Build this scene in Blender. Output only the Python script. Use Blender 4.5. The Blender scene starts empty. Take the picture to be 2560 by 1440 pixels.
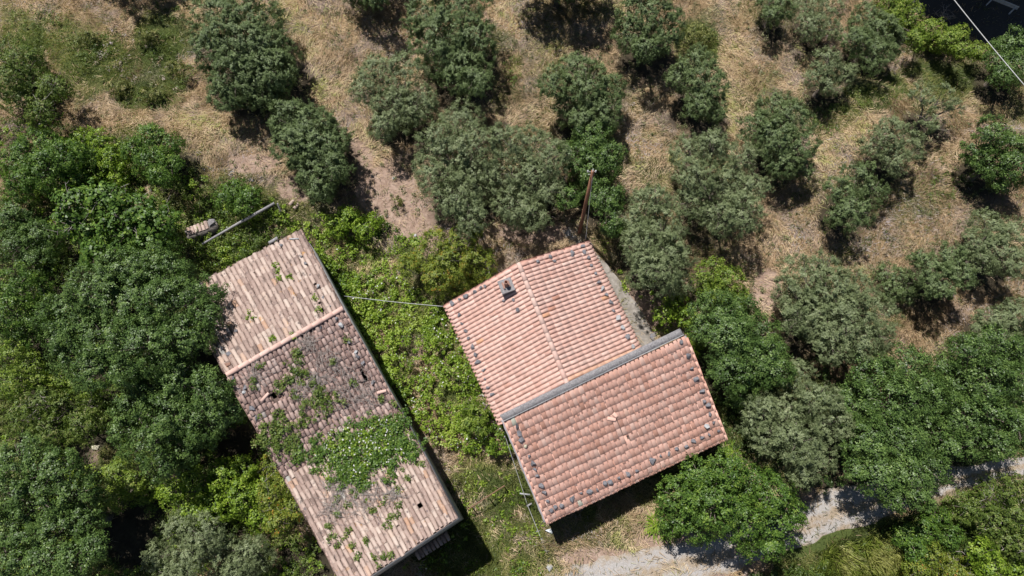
import bpy, bmesh, math, random
import numpy as np
from mathutils import Vector, Matrix
D = bpy.data
scene = bpy.context.scene
C = scene.collection
rng = np.random.default_rng(7)
random.seed(7)

# ------------------------------------------------------------------ camera, sky, sun, exposure
TILT = math.radians(18.84); CAMZ = 36.0; FPX = 1700.0
cam = D.cameras.new('camera'); camo = D.objects.new('camera', cam); C.objects.link(camo)
camo.location = (0, 0, CAMZ); camo.rotation_euler = (TILT, 0, 0)
cam.sensor_width = 36.0; cam.lens = 36.0 * FPX / 2560.0
cam.clip_start = 0.1; cam.clip_end = 3000
scene.camera = camo

LIGHT = Vector((594, -795, -2068)).normalized()          # direction the sunlight travels
sun = D.lights.new('sun', 'SUN'); suno = D.objects.new('sun', sun); C.objects.link(suno)
suno.location = (-30, 40, 80)
suno.rotation_euler = LIGHT.to_track_quat('-Z', 'Y').to_euler()
sun.energy = 4.9; sun.angle = math.radians(0.53); sun.color = (1.0, 0.96, 0.93)
S = -LIGHT
world = D.worlds.new('World'); scene.world = world; world.use_nodes = True
nt = world.node_tree
for n in list(nt.nodes): nt.nodes.remove(n)
sky = nt.nodes.new('ShaderNodeTexSky'); sky.sky_type = 'NISHITA'; sky.sun_disc = False
sky.sun_elevation = math.asin(S.z); sky.sun_rotation = math.atan2(S.x, S.y)
sky.air_density = 1.0; sky.dust_density = 0.6; sky.ozone_density = 1.0
bg = nt.nodes.new('ShaderNodeBackground'); bg.inputs['Strength'].default_value = 0.05
wo = nt.nodes.new('ShaderNodeOutputWorld')
nt.links.new(sky.outputs[0], bg.inputs[0]); nt.links.new(bg.outputs[0], wo.inputs[0])
scene.view_settings.view_transform = 'Standard'; scene.view_settings.look = 'None'
scene.view_settings.exposure = 0.35; scene.view_settings.gamma = 1.0
scene.cycles.max_bounces = 5; scene.cycles.diffuse_bounces = 2; scene.cycles.glossy_bounces = 2
scene.cycles.transmission_bounces = 2; scene.cycles.transparent_max_bounces = 4

# ------------------------------------------------------------------ survey helpers (photo pixel <-> world)
ct, st = math.cos(TILT), math.sin(TILT)
def rays(px, py):
    cx = np.asarray(px, float) - 1280; cy = -(np.asarray(py, float) - 720); cz = -FPX + 0 * cx
    return cx, cy * ct - cz * st, cy * st + cz * ct
def at_z(px, py, z):
    x, y, w = rays(px, py); t = (z - CAMZ) / w
    return x * t, y * t
def proj(x, y, z):
    dz = z - CAMZ
    cx = x; cy = y * ct + dz * st; cz = -y * st + dz * ct
    return 1280 + FPX * cx / -cz, 720 - FPX * cy / -cz
def depth(x, y, z): return y * st - (z - CAMZ) * ct

_h = np.random.default_rng(3).random((256, 256))
def vnoise(x, y, s=1.0, seed=0):
    x = np.asarray(x, float) / s + seed * 17.3; y = np.asarray(y, float) / s + seed * 9.1
    xi = np.floor(x).astype(int); yi = np.floor(y).astype(int); fx = x - xi; fy = y - yi
    fx = fx * fx * (3 - 2 * fx); fy = fy * fy * (3 - 2 * fy)
    a = _h[xi % 256, yi % 256]; b = _h[(xi + 1) % 256, yi % 256]; c = _h[xi % 256, (yi + 1) % 256]; d = _h[(xi + 1) % 256, (yi + 1) % 256]
    return (a * (1 - fx) + b * fx) * (1 - fy) + (c * (1 - fx) + d * fx) * fy
def fbm(x, y, s=1.0, seed=0):
    return (vnoise(x, y, s, seed) + .5 * vnoise(x, y, s / 2, seed + 1) + .25 * vnoise(x, y, s / 4, seed + 2)) / 1.75
def sstep(a, b, x):
    t = np.clip((x - a) / (b - a), 0, 1); return t * t * (3 - 2 * t)

def gz(x, y):                                             # terrain height
    x = np.asarray(x, float); y = np.asarray(y, float)
    line = 0.9 - 0.46 * (y - 1.0)                         # west of the terrace edge the ground lies lower
    drop = sstep(0.0, 2.2, line - x) * sstep(22, 9, y)
    z = -1.05 * drop + 0.35 * (fbm(x, y, 6, 4) - .5) + 0.12 * (fbm(x, y, 1.3, 8) - .5)
    z = z + 0.03 * np.clip(y - 14, 0, 40)
    z = z - 1.6 * sstep(25.2, 28.0, y + 0.42 * (x - 22)) * sstep(17, 20, x) # the asphalt road is cut in lower
    h = sstep(12.5, 9.5, np.hypot(x - 4.2, y - 8)) * sstep(-1.2, 1.2, x - line + 1.5)
    return z * (1 - .8 * h)
def ground(px, py, up=0.0):
    z = 0 * np.asarray(px, float)
    for _ in range(6):
        x, y = at_z(px, py, z + up); z = gz(x, y)
    return x, y, z

# ------------------------------------------------------------------ mesh helpers
def mk(name, V, Fs, mat, parent=None, tint=None, smooth=False):
    """one mesh object from numpy vertices and a list of face arrays"""
    me = D.meshes.new(name)
    V = np.asarray(V, np.float32).reshape(-1, 3)
    Fs = [np.asarray(f, np.int32) for f in (Fs if isinstance(Fs, list) else [Fs]) if len(f)]
    me.vertices.add(len(V)); me.vertices.foreach_set('co', V.ravel())
    n = sum(f.size for f in Fs); me.loops.add(n)
    me.loops.foreach_set('vertex_index', np.concatenate([f.ravel() for f in Fs]))
    tot = np.concatenate([np.full(len(f), f.shape[1], np.int32) for f in Fs])
    start = np.concatenate([[0], np.cumsum(tot)[:-1]]).astype(np.int32)
    me.polygons.add(len(tot)); me.polygons.foreach_set('loop_start', start); me.polygons.foreach_set('loop_total', tot)
    if smooth: me.polygons.foreach_set('use_smooth', np.ones(len(tot), bool))
    if tint is not None:
        a = me.attributes.new('tint', 'FLOAT', 'FACE'); a.data.foreach_set('value', np.asarray(tint, np.float32))
    me.update(calc_edges=True); me.validate()
    o = D.objects.new(name, me); C.objects.link(o)
    if mat: me.materials.append(mat)
    if parent: o.parent = parent
    return o
def empty(name, label, cat, loc, group=None, kind=None):
    o = D.objects.new(name, None); C.objects.link(o); o.location = loc; o.empty_display_size = .3
    return tag(o, label, cat, group, kind)
def tag(o, label, cat, group=None, kind=None):
    if label: o['label'] = label
    if cat: o['category'] = cat
    if group: o['group'] = group
    if kind: o['kind'] = kind
    return o
def box(x0, x1, y0, y1, z0, z1):
    V = [(x, y, z) for z in (z0, z1) for y in (y0, y1) for x in (x0, x1)]
    F = [(0, 2, 3, 1), (4, 5, 7, 6), (0, 1, 5, 4), (2, 6, 7, 3), (0, 4, 6, 2), (1, 3, 7, 5)]
    return np.array(V, float), np.array(F)
def join(parts):
    Vs, F4, F3, o = [], [], [], 0
    for V, F in parts:
        F = np.asarray(F) + o
        (F4 if F.shape[1] == 4 else F3).append(F); Vs.append(V); o += len(V)
    return np.concatenate(Vs), [np.concatenate(f) for f in (F4, F3) if f]
def tube(pts, rad, n=7, cap=True):
    pts = [Vector(p) for p in pts]; V = []; F = []
    for i, p in enumerate(pts):
        d = (pts[min(i + 1, len(pts) - 1)] - pts[max(i - 1, 0)]).normalized()
        a = d.orthogonal().normalized(); b = d.cross(a)
        for k in range(n):
            t = 2 * math.pi * k / n
            V.append(p + (a * math.cos(t) + b * math.sin(t)) * rad[i])
    for i in range(len(pts) - 1):
        for k in range(n):
            F.append((i * n + k, i * n + (k + 1) % n, (i + 1) * n + (k + 1) % n, (i + 1) * n + k))
    if cap:
        c = len(V); V.append(pts[-1]); V.append(pts[0])
        for k in range(n):
            F.append((( len(pts) - 1) * n + k, (len(pts) - 1) * n + (k + 1) % n, c, c))
            F.append((k, (k + 1) % n, c + 1, c + 1))
    V = np.array([tuple(v) for v in V]); F4 = [f for f in F if f[2] != f[3]]; F3 = [f[:3] for f in F if f[2] == f[3]]
    return V, F4, F3
def tubes(name, lst, mat, parent=None):
    Vs, F4, F3, o = [], [], [], 0
    for pts, rad, n in lst:
        V, a, b = tube(pts, rad, n); Vs.append(V)
        F4 += [tuple(i + o for i in f) for f in a]; F3 += [tuple(i + o for i in f) for f in b]; o += len(V)
    return mk(name, np.concatenate(Vs), [np.array(F4), np.array(F3)], mat, parent, smooth=True)

# ------------------------------------------------------------------ materials
def newmat(name):
    m = D.materials.new(name); m.use_nodes = True; t = m.node_tree
    return m, t, t.nodes['Principled BSDF'], t.nodes['Material Output']
def ramp(t, stops, fac=None, interp='LINEAR'):
    r = t.nodes.new('ShaderNodeValToRGB'); cr = r.color_ramp; cr.interpolation = interp
    while len(cr.elements) < len(stops): cr.elements.new(0.5)
    for e, (p, c) in zip(cr.elements, stops): e.position = p; e.color = (*c, 1)
    if fac is not None: t.links.new(fac, r.inputs[0])
    return r
def noise(t, scale, detail=4, rough=.6, coord=None, dist=0):
    n = t.nodes.new('ShaderNodeTexNoise'); n.inputs['Scale'].default_value = scale; n.inputs['Detail'].default_value = detail
    n.inputs['Roughness'].default_value = rough; n.inputs['Distortion'].default_value = dist
    if coord is not None: t.links.new(coord, n.inputs['Vector'])
    return n
def mixc(t, a, b, fac, mode='MIX'):
    m = t.nodes.new('ShaderNodeMix'); m.data_type = 'RGBA'; m.blend_type = mode
    for s, v in ((6, a), (7, b), (0, fac)):
        if isinstance(v, (int, float)): m.inputs[s].default_value = v
        elif isinstance(v, tuple): m.inputs[s].default_value = (*v, 1)
        else: t.links.new(v, m.inputs[s])
    return m.outputs[2]
def geo(t): return t.nodes.new('ShaderNodeNewGeometry').outputs['Position']
def attr(t, name):
    a = t.nodes.new('ShaderNodeAttribute'); a.attribute_name = name; return a
def bump(t, h, strength, dist, b):
    n = t.nodes.new('ShaderNodeBump'); n.inputs['Strength'].default_value = strength; n.inputs['Distance'].default_value = dist
    t.links.new(h, n.inputs['Height']); t.links.new(n.outputs[0], b.inputs['Normal'])

def leafmat(name, stops, gloss=.5, trans=.22):
    m, t, b, out = newmat(name)
    a = attr(t, 'tint'); r = ramp(t, stops, a.outputs['Fac'])
    t.links.new(r.outputs[0], b.inputs['Base Color']); b.inputs['Roughness'].default_value = gloss
    b.inputs['Specular IOR Level'].default_value = .35
    tr = t.nodes.new('ShaderNodeBsdfTranslucent')
    g = mixc(t, r.outputs[0], (1.0, 1.25, .45), 1.0, 'MULTIPLY'); t.links.new(g, tr.inputs[0])
    mx = t.nodes.new('ShaderNodeMixShader'); mx.inputs[0].default_value = trans
    t.links.new(b.outputs[0], mx.inputs[1]); t.links.new(tr.outputs[0], mx.inputs[2]); t.links.new(mx.outputs[0], out.inputs[0])
    return m
M = {}
M['olive'] = leafmat('olive_leaf', [(0, (.044, .072, .022)), (.5, (.115, .160, .056)), (.9, (.20, .26, .105)), (1, (.26, .31, .15))], .5, .14)
M['grey'] = leafmat('grey_olive_leaf', [(0, (.075, .10, .040)), (.5, (.165, .205, .090)), (.9, (.27, .31, .155)), (1, (.34, .37, .21))], .5, .16)
M['oak'] = leafmat('oak_leaf', [(0, (.028, .065, .010)), (.5, (.082, .155, .024)), (.85, (.16, .25, .04)), (1, (.26, .34, .06))], .45, .25)
M['darkoak'] = leafmat('dark_oak_leaf', [(0, (.028, .058, .012)), (.5, (.078, .136, .031)), (.85, (.15, .23, .055)), (1, (.21, .29, .08))], .45, .2)
M['lime'] = leafmat('yellow_green_leaf', [(0, (.07, .12, .014)), (.5, (.16, .235, .03)), (.9, (.28, .34, .06)), (1, (.42, .44, .12))], .5, .3)
M['bramble'] = leafmat('bramble_leaf', [(0, (.05, .10, .010)), (.45, (.155, .245, .022)), (.8, (.27, .37, .04)), (.93, (.34, .42, .07)), (.975, (.34, .42, .1)), (.98, (.66, .64, .62)), (1, (.78, .75, .75))], .45, .3)
M['scrub'] = leafmat('scrub_leaf', [(0, (.04, .075, .012)), (.5, (.115, .170, .028)), (.78, (.18, .23, .05)), (.93, (.24, .25, .08)), (1, (.32, .27, .16))], .5, .25)
M['rust'] = leafmat('rusty_shrub_leaf', [(0, (.07, .10, .015)), (.4, (.16, .215, .026)), (.75, (.24, .27, .04)), (.93, (.30, .25, .04)), (1, (.5, .14, .02))], .5, .28)
M['longgrass'] = leafmat('long_grass_blade', [(0, (.06, .10, .014)), (.5, (.15, .21, .03)), (.85, (.25, .30, .055)), (1, (.36, .36, .12))], .5, .25)
M['weed'] = leafmat('weed_leaf', [(0, (.07, .09, .03)), (.5, (.16, .18, .07)), (.8, (.25, .25, .12)), (1, (.36, .33, .2))], .6, .2)
M['dry'] = leafmat('dry_grass_blade', [(0, (.17, .115, .06)), (.2, (.32, .225, .13)), (.45, (.48, .35, .215)), (.7, (.62, .475, .315)), (.85, (.62, .50, .31)), (1, (.42, .42, .15))], .7, .12)
M['lilac'] = leafmat('thistle_blade', [(0, (.12, .12, .055)), (.3, (.26, .22, .135)), (.6, (.39, .315, .245)), (.85, (.46, .39, .35)), (1, (.47, .42, .45))], .7, .1)
M['green'] = leafmat('green_grass_blade', [(0, (.055, .078, .016)), (.4, (.135, .155, .036)), (.7, (.225, .23, .066)), (.9, (.33, .30, .12)), (1, (.44, .37, .20))], .55, .2)

def plainmat(name, c1, c2, scale=6, rough=.85, bumpk=.4, bd=.01):
    m, t, b, out = newmat(name); p = geo(t)
    n = noise(t, scale, 6, .65, p); r = ramp(t, [(.3, c1), (.7, c2)], n.outputs[0])
    t.links.new(r.outputs[0], b.inputs['Base Color']); b.inputs['Roughness'].default_value = rough
    bump(t, n.outputs[0], bumpk, bd, b); return m
M['bark'] = plainmat('olive_bark', (.07, .055, .042), (.17, .14, .115), 9, .9)
M['twig'] = plainmat('dead_twig', (.20, .175, .155), (.36, .32, .29), 20, .85)
M['stone'] = plainmat('grey_stone', (.085, .085, .095), (.23, .225, .235), 22, .85, .8, .02)
M['palestone'] = plainmat('pale_stone', (.26, .26, .26), (.44, .45, .45), 20, .8, .5, .01)
M['creamstone'] = plainmat('cream_stone', (.34, .31, .22), (.5, .47, .35), 20, .8, .5, .01)
M['redstone'] = plainmat('reddish_stone', (.20, .11, .075), (.34, .2, .15), 14, .85, .5, .01)
M['plaster'] = plainmat('old_plaster', (.24, .215, .22), (.38, .35, .35), 5, .9, .5, .01)
M['whiteplaster'] = plainmat('pale_plaster', (.26, .265, .28), (.50, .49, .48), 4, .9, .5, .01)
M['rubble'] = plainmat('rubble_wall', (.15, .13, .115), (.34, .30, .27), 4, .95, 1.0, .05)
M['cement'] = plainmat('weathered_cement', (.11, .105, .11), (.31, .295, .29), 13, .92, .6, .01)
M['wood'] = plainmat('weathered_wood', (.16, .15, .15), (.36, .35, .35), 14, .85, .5, .01)
M['rustpole'] = plainmat('tarred_pole_wood', (.17, .075, .04), (.33, .155, .09), 8, .8, .5, .01)
M['metal'] = plainmat('galvanised_metal', (.34, .35, .36), (.5, .51, .52), 10, .5, .1, .002)
M['rustmetal'] = plainmat('rusty_metal', (.12, .065, .035), (.24, .14, .085), 20, .8, .3, .004)
M['cable'] = plainmat('pale_cable', (.38, .38, .37), (.5, .5, .48), 8, .6, .1, .002)
M['plastic'] = plainmat('pale_plastic_sheet', (.42, .46, .52), (.62, .66, .70), 9, .5, .4, .02)
M['pot'] = plainmat('clay_pot', (.26, .13, .09), (.42, .25, .19), 12, .85, .3, .005)
M['under'] = plainmat('roof_underlay', (.08, .055, .045), (.16, .11, .09), 8, .95)
M['nearblack'] = plainmat('dark_interior', (.01, .01, .01), (.02, .018, .016), 8, .95)
M['mortar'] = plainmat('roof_mortar', (.27, .19, .16), (.46, .34, .29), 10, .95)

def tilemat(name, stops, lichen, dark, orange=0.0):
    m, t, b, out = newmat(name); p = geo(t)
    a = attr(t, 'tint'); r = ramp(t, stops, a.outputs['Fac'])
    n1 = noise(t, 3.0, 6, .7, p); n2 = noise(t, 16, 5, .7, p); n3 = noise(t, 1.1, 3, .5, p)
    c = mixc(t, r.outputs[0], (.50, .43, .36), ramp(t, [(.52, (0, 0, 0)), (.72, (lichen,) * 3)], n2.outputs[0]).outputs[0])
    c = mixc(t, c, (.115, .09, .08), ramp(t, [(.56, (0, 0, 0)), (.70, (dark,) * 3)], n1.outputs[0]).outputs[0])
    if orange:
        v = t.nodes.new('ShaderNodeTexVoronoi'); v.inputs['Scale'].default_value = 2.3; t.links.new(p, v.inputs['Vector'])
        c = mixc(t, c, (.115, .085, .085), ramp(t, [(.10, (.8,) * 3), (.17, (0, 0, 0))], v.outputs['Distance']).outputs[0])
        n4 = noise(t, 2.2, 5, .7, p); 
        c = mixc(t, c, (.40, .21, .06), ramp(t, [(.63, (0, 0, 0)), (.70, (orange,) * 3)], n4.outputs[0]).outputs[0])
    c = mixc(t, c, (.78, .78, .78), ramp(t, [(.35, (.45,) * 3), (.6, (0, 0, 0))], n3.outputs[0]).outputs[0], 'MULTIPLY')
    t.links.new(c, b.inputs['Base Color']); b.inputs['Roughness'].default_value = .85
    bump(t, n2.outputs[0], .5, .008, b); return m
M['tile_new'] = tilemat('coppo_pale_terracotta', [(0, (.49, .25, .175)), (.25, (.57, .33, .26)), (.6, (.65, .42, .345)), (.9, (.70, .50, .42)), (1, (.63, .34, .20))], .28, .3)
M['tile_mid'] = tilemat('coppo_weathered_terracotta', [(0, (.40, .20, .135)), (.3, (.55, .29, .21)), (.6, (.65, .38, .295)), (.9, (.70, .47, .38)), (.985, (.64, .34, .22)), (1, (.50, .50, .40))], .42, .42)
M['tile_old'] = tilemat('coppo_lichened', [(0, (.16, .11, .09)), (.3, (.29, .205, .17)), (.6, (.42, .315, .26)), (.85, (.52, .42, .35)), (.95, (.42, .25, .16)), (1, (.36, .34, .31))], .55, .95, .9)
M['tile_dark'] = tilemat('coppo_dark_mossy', [(0, (.20, .125, .105)), (.3, (.32, .21, .175)), (.6, (.44, .305, .26)), (.88, (.53, .40, .345)), (1, (.38, .36, .33))], .5, .55, .2)

def groundmat():
    m, t, b, out = newmat('hillside_ground'); p = geo(t)
    w = attr(t, 'cover'); sep = t.nodes.new('ShaderNodeSeparateColor'); t.links.new(w.outputs['Color'], sep.inputs[0])
    mp = t.nodes.new('ShaderNodeMapping'); t.links.new(p, mp.inputs[0]); mp.inputs['Scale'].default_value = (1, 1, .1)
    n1 = noise(t, 2.2, 8, .7, mp.outputs[0], .6); n2 = noise(t, 14, 6, .75, mp.outputs[0], 1.2); n3 = noise(t, .55, 4, .6, mp.outputs[0])
    straw = ramp(t, [(.25, (.13, .085, .05)), (.45, (.26, .175, .10)), (.62, (.38, .275, .16)), (.8, (.46, .36, .23))], n2.outputs[0]).outputs[0]
    grey = ramp(t, [(.3, (.14, .105, .08)), (.6, (.29, .22, .18)), (.8, (.36, .31, .28))], n2.outputs[0]).outputs[0]
    straw = mixc(t, straw, grey, ramp(t, [(.45, (0, 0, 0)), (.6, (1, 1, 1))], n3.outputs[0]).outputs[0])
    green = ramp(t, [(.3, (.022, .036, .010)), (.5, (.06, .085, .022)), (.75, (.13, .16, .045))], n2.outputs[0]).outputs[0]
    soil = ramp(t, [(.3, (.20, .135, .10)), (.55, (.34, .245, .19)), (.8, (.46, .36, .29))], n1.outputs[0]).outputs[0]
    c = mixc(t, straw, green, sep.outputs[0]); c = mixc(t, c, soil, sep.outputs[1])
    dirt_shade = ramp(t, [(.3, (.02, .018, .013)), (.7, (.06, .05, .032))], n1.outputs[0]).outputs[0]  # near-black tone for dirt and for tree shade painted on the ground
    c = mixc(t, c, dirt_shade, sep.outputs[2])
    t.links.new(c, b.inputs['Base Color']); b.inputs['Roughness'].default_value = .95
    b.inputs['Specular IOR Level'].default_value = .1
    bump(t, n2.outputs[0], .7, .06, b); return m
M['ground'] = groundmat()

def gravelmat():
    m, t, b, out = newmat('pale_gravel'); p = geo(t)
    w = attr(t, 'rut'); n1 = noise(t, 30, 6, .75, p); n2 = noise(t, 2.5, 6, .7, p)
    g = ramp(t, [(.3, (.19, .175, .16)), (.5, (.34, .32, .30)), (.7, (.50, .475, .45))], n1.outputs[0]).outputs[0]
    l = ramp(t, [(.32, (.13, .095, .06)), (.5, (.29, .225, .155)), (.66, (.47, .395, .30))], n1.outputs[0]).outputs[0]
    f = t.nodes.new('ShaderNodeMath'); f.operation = 'ADD'; t.links.new(w.outputs['Fac'], f.inputs[0])
    f2 = t.nodes.new('ShaderNodeMath'); f2.operation = 'MULTIPLY_ADD'; t.links.new(n2.outputs[0], f2.inputs[0]); f2.inputs[1].default_value = 2.6; f2.inputs[2].default_value = -1.3
    t.links.new(f2.outputs[0], f.inputs[1]); f.use_clamp = True
    fr = ramp(t, [(.15, (0, 0, 0)), (.85, (1, 1, 1))], f.outputs[0])
    c = mixc(t, g, l, fr.outputs[0]); t.links.new(c, b.inputs['Base Color']); b.inputs['Roughness'].default_value = .95
    bump(t, n1.outputs[0], .7, .03, b); return m
M['gravel'] = gravelmat()
M['asphalt'] = plainmat('asphalt', (.022, .020, .018), (.045, .042, .038), 12, .95, .4, .01)
M['concrete'] = plainmat('dusty_concrete', (.13, .115, .09), (.34, .31, .275), 2.5, .95, .5, .02)

# ------------------------------------------------------------------ ground sheet
def ell(px, py, lst):
    m = np.zeros_like(px)
    for cx, cy, rx, ry in lst:
        m = np.maximum(m, 1 - sstep(.55, 1.15, np.hypot((px - cx) / rx, (py - cy) / ry)))
    return m
GREEN = [(80, 1000, 640, 640), (160, 160, 230, 130), (270, 390, 260, 90), (560, 560, 200, 130), (980, 820, 330, 330), (1230, 1320, 240, 200), (860, 560, 190, 80),
         (1740, 110, 80, 80), (2330, 220, 230, 90), (2480, 250, 160, 90), (2050, 280, 120, 60), (2350, 420, 120, 70), (1600, 1180, 300, 170), (2300, 1400, 420, 170),
         (1900, 1000, 260, 200), (2350, 1050, 330, 180), (1600, 680, 120, 180), (420, 100, 90, 90), (380, 230, 120, 60), (1260, 170, 60, 120), (930, 620, 200, 60), (2180, 230, 90, 60), (2230, 480, 60, 90)]
SOIL = [(960, 470, 90, 80), (1030, 550, 80, 70), (640, 410, 90, 30), (880, 400, 60, 60), (1920, 720, 50, 60), (1330, 580, 120, 40), (1080, 600, 60, 50), (1480, 1395, 120, 35), 
        (1620, 740, 60, 160), (740, 470, 50, 40), (1700, 1350, 130, 45), (200, 1140, 60, 40), (150, 990, 60, 25)]
DIRT_SHADE = [(820, 1400, 70, 90), (335, 1340, 85, 110), (600, 1120, 80, 70), (520, 890, 80, 70), (740, 1400, 60, 70), (560, 1010, 50, 110), (150, 780, 260, 330), (500, 1250, 300, 160), (80, 1250, 250, 250), (300, 1000, 260, 160), (330, 1340, 110, 120), (1500, 700, 60, 60), (2100, 1150, 120, 120), (2350, 1100, 200, 90)]  # dirt patches, plus black shade between trees painted into the ground colour
GREEN2 = [(1300, 1380, 130, 110), (90, 60, 130, 100), (240, 150, 120, 80), (400, 110, 80, 90), (330, 240, 130, 45), (440, 190, 60, 60), (1740, 105, 70, 60), (2330, 200, 150, 60), (2150, 250, 90, 50), (1060, 640, 90, 60), (1250, 1300, 190, 160), (1150, 1390, 160, 90), (1180, 1160, 90, 60), (1040, 760, 150, 60), (400, 600, 400, 260), (300, 1000, 420, 420), (2200, 1400, 240, 110), (200, 130, 90, 60), (1700, 1200, 150, 70), (1740, 105, 50, 50), (400, 90, 60, 60)]
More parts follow.
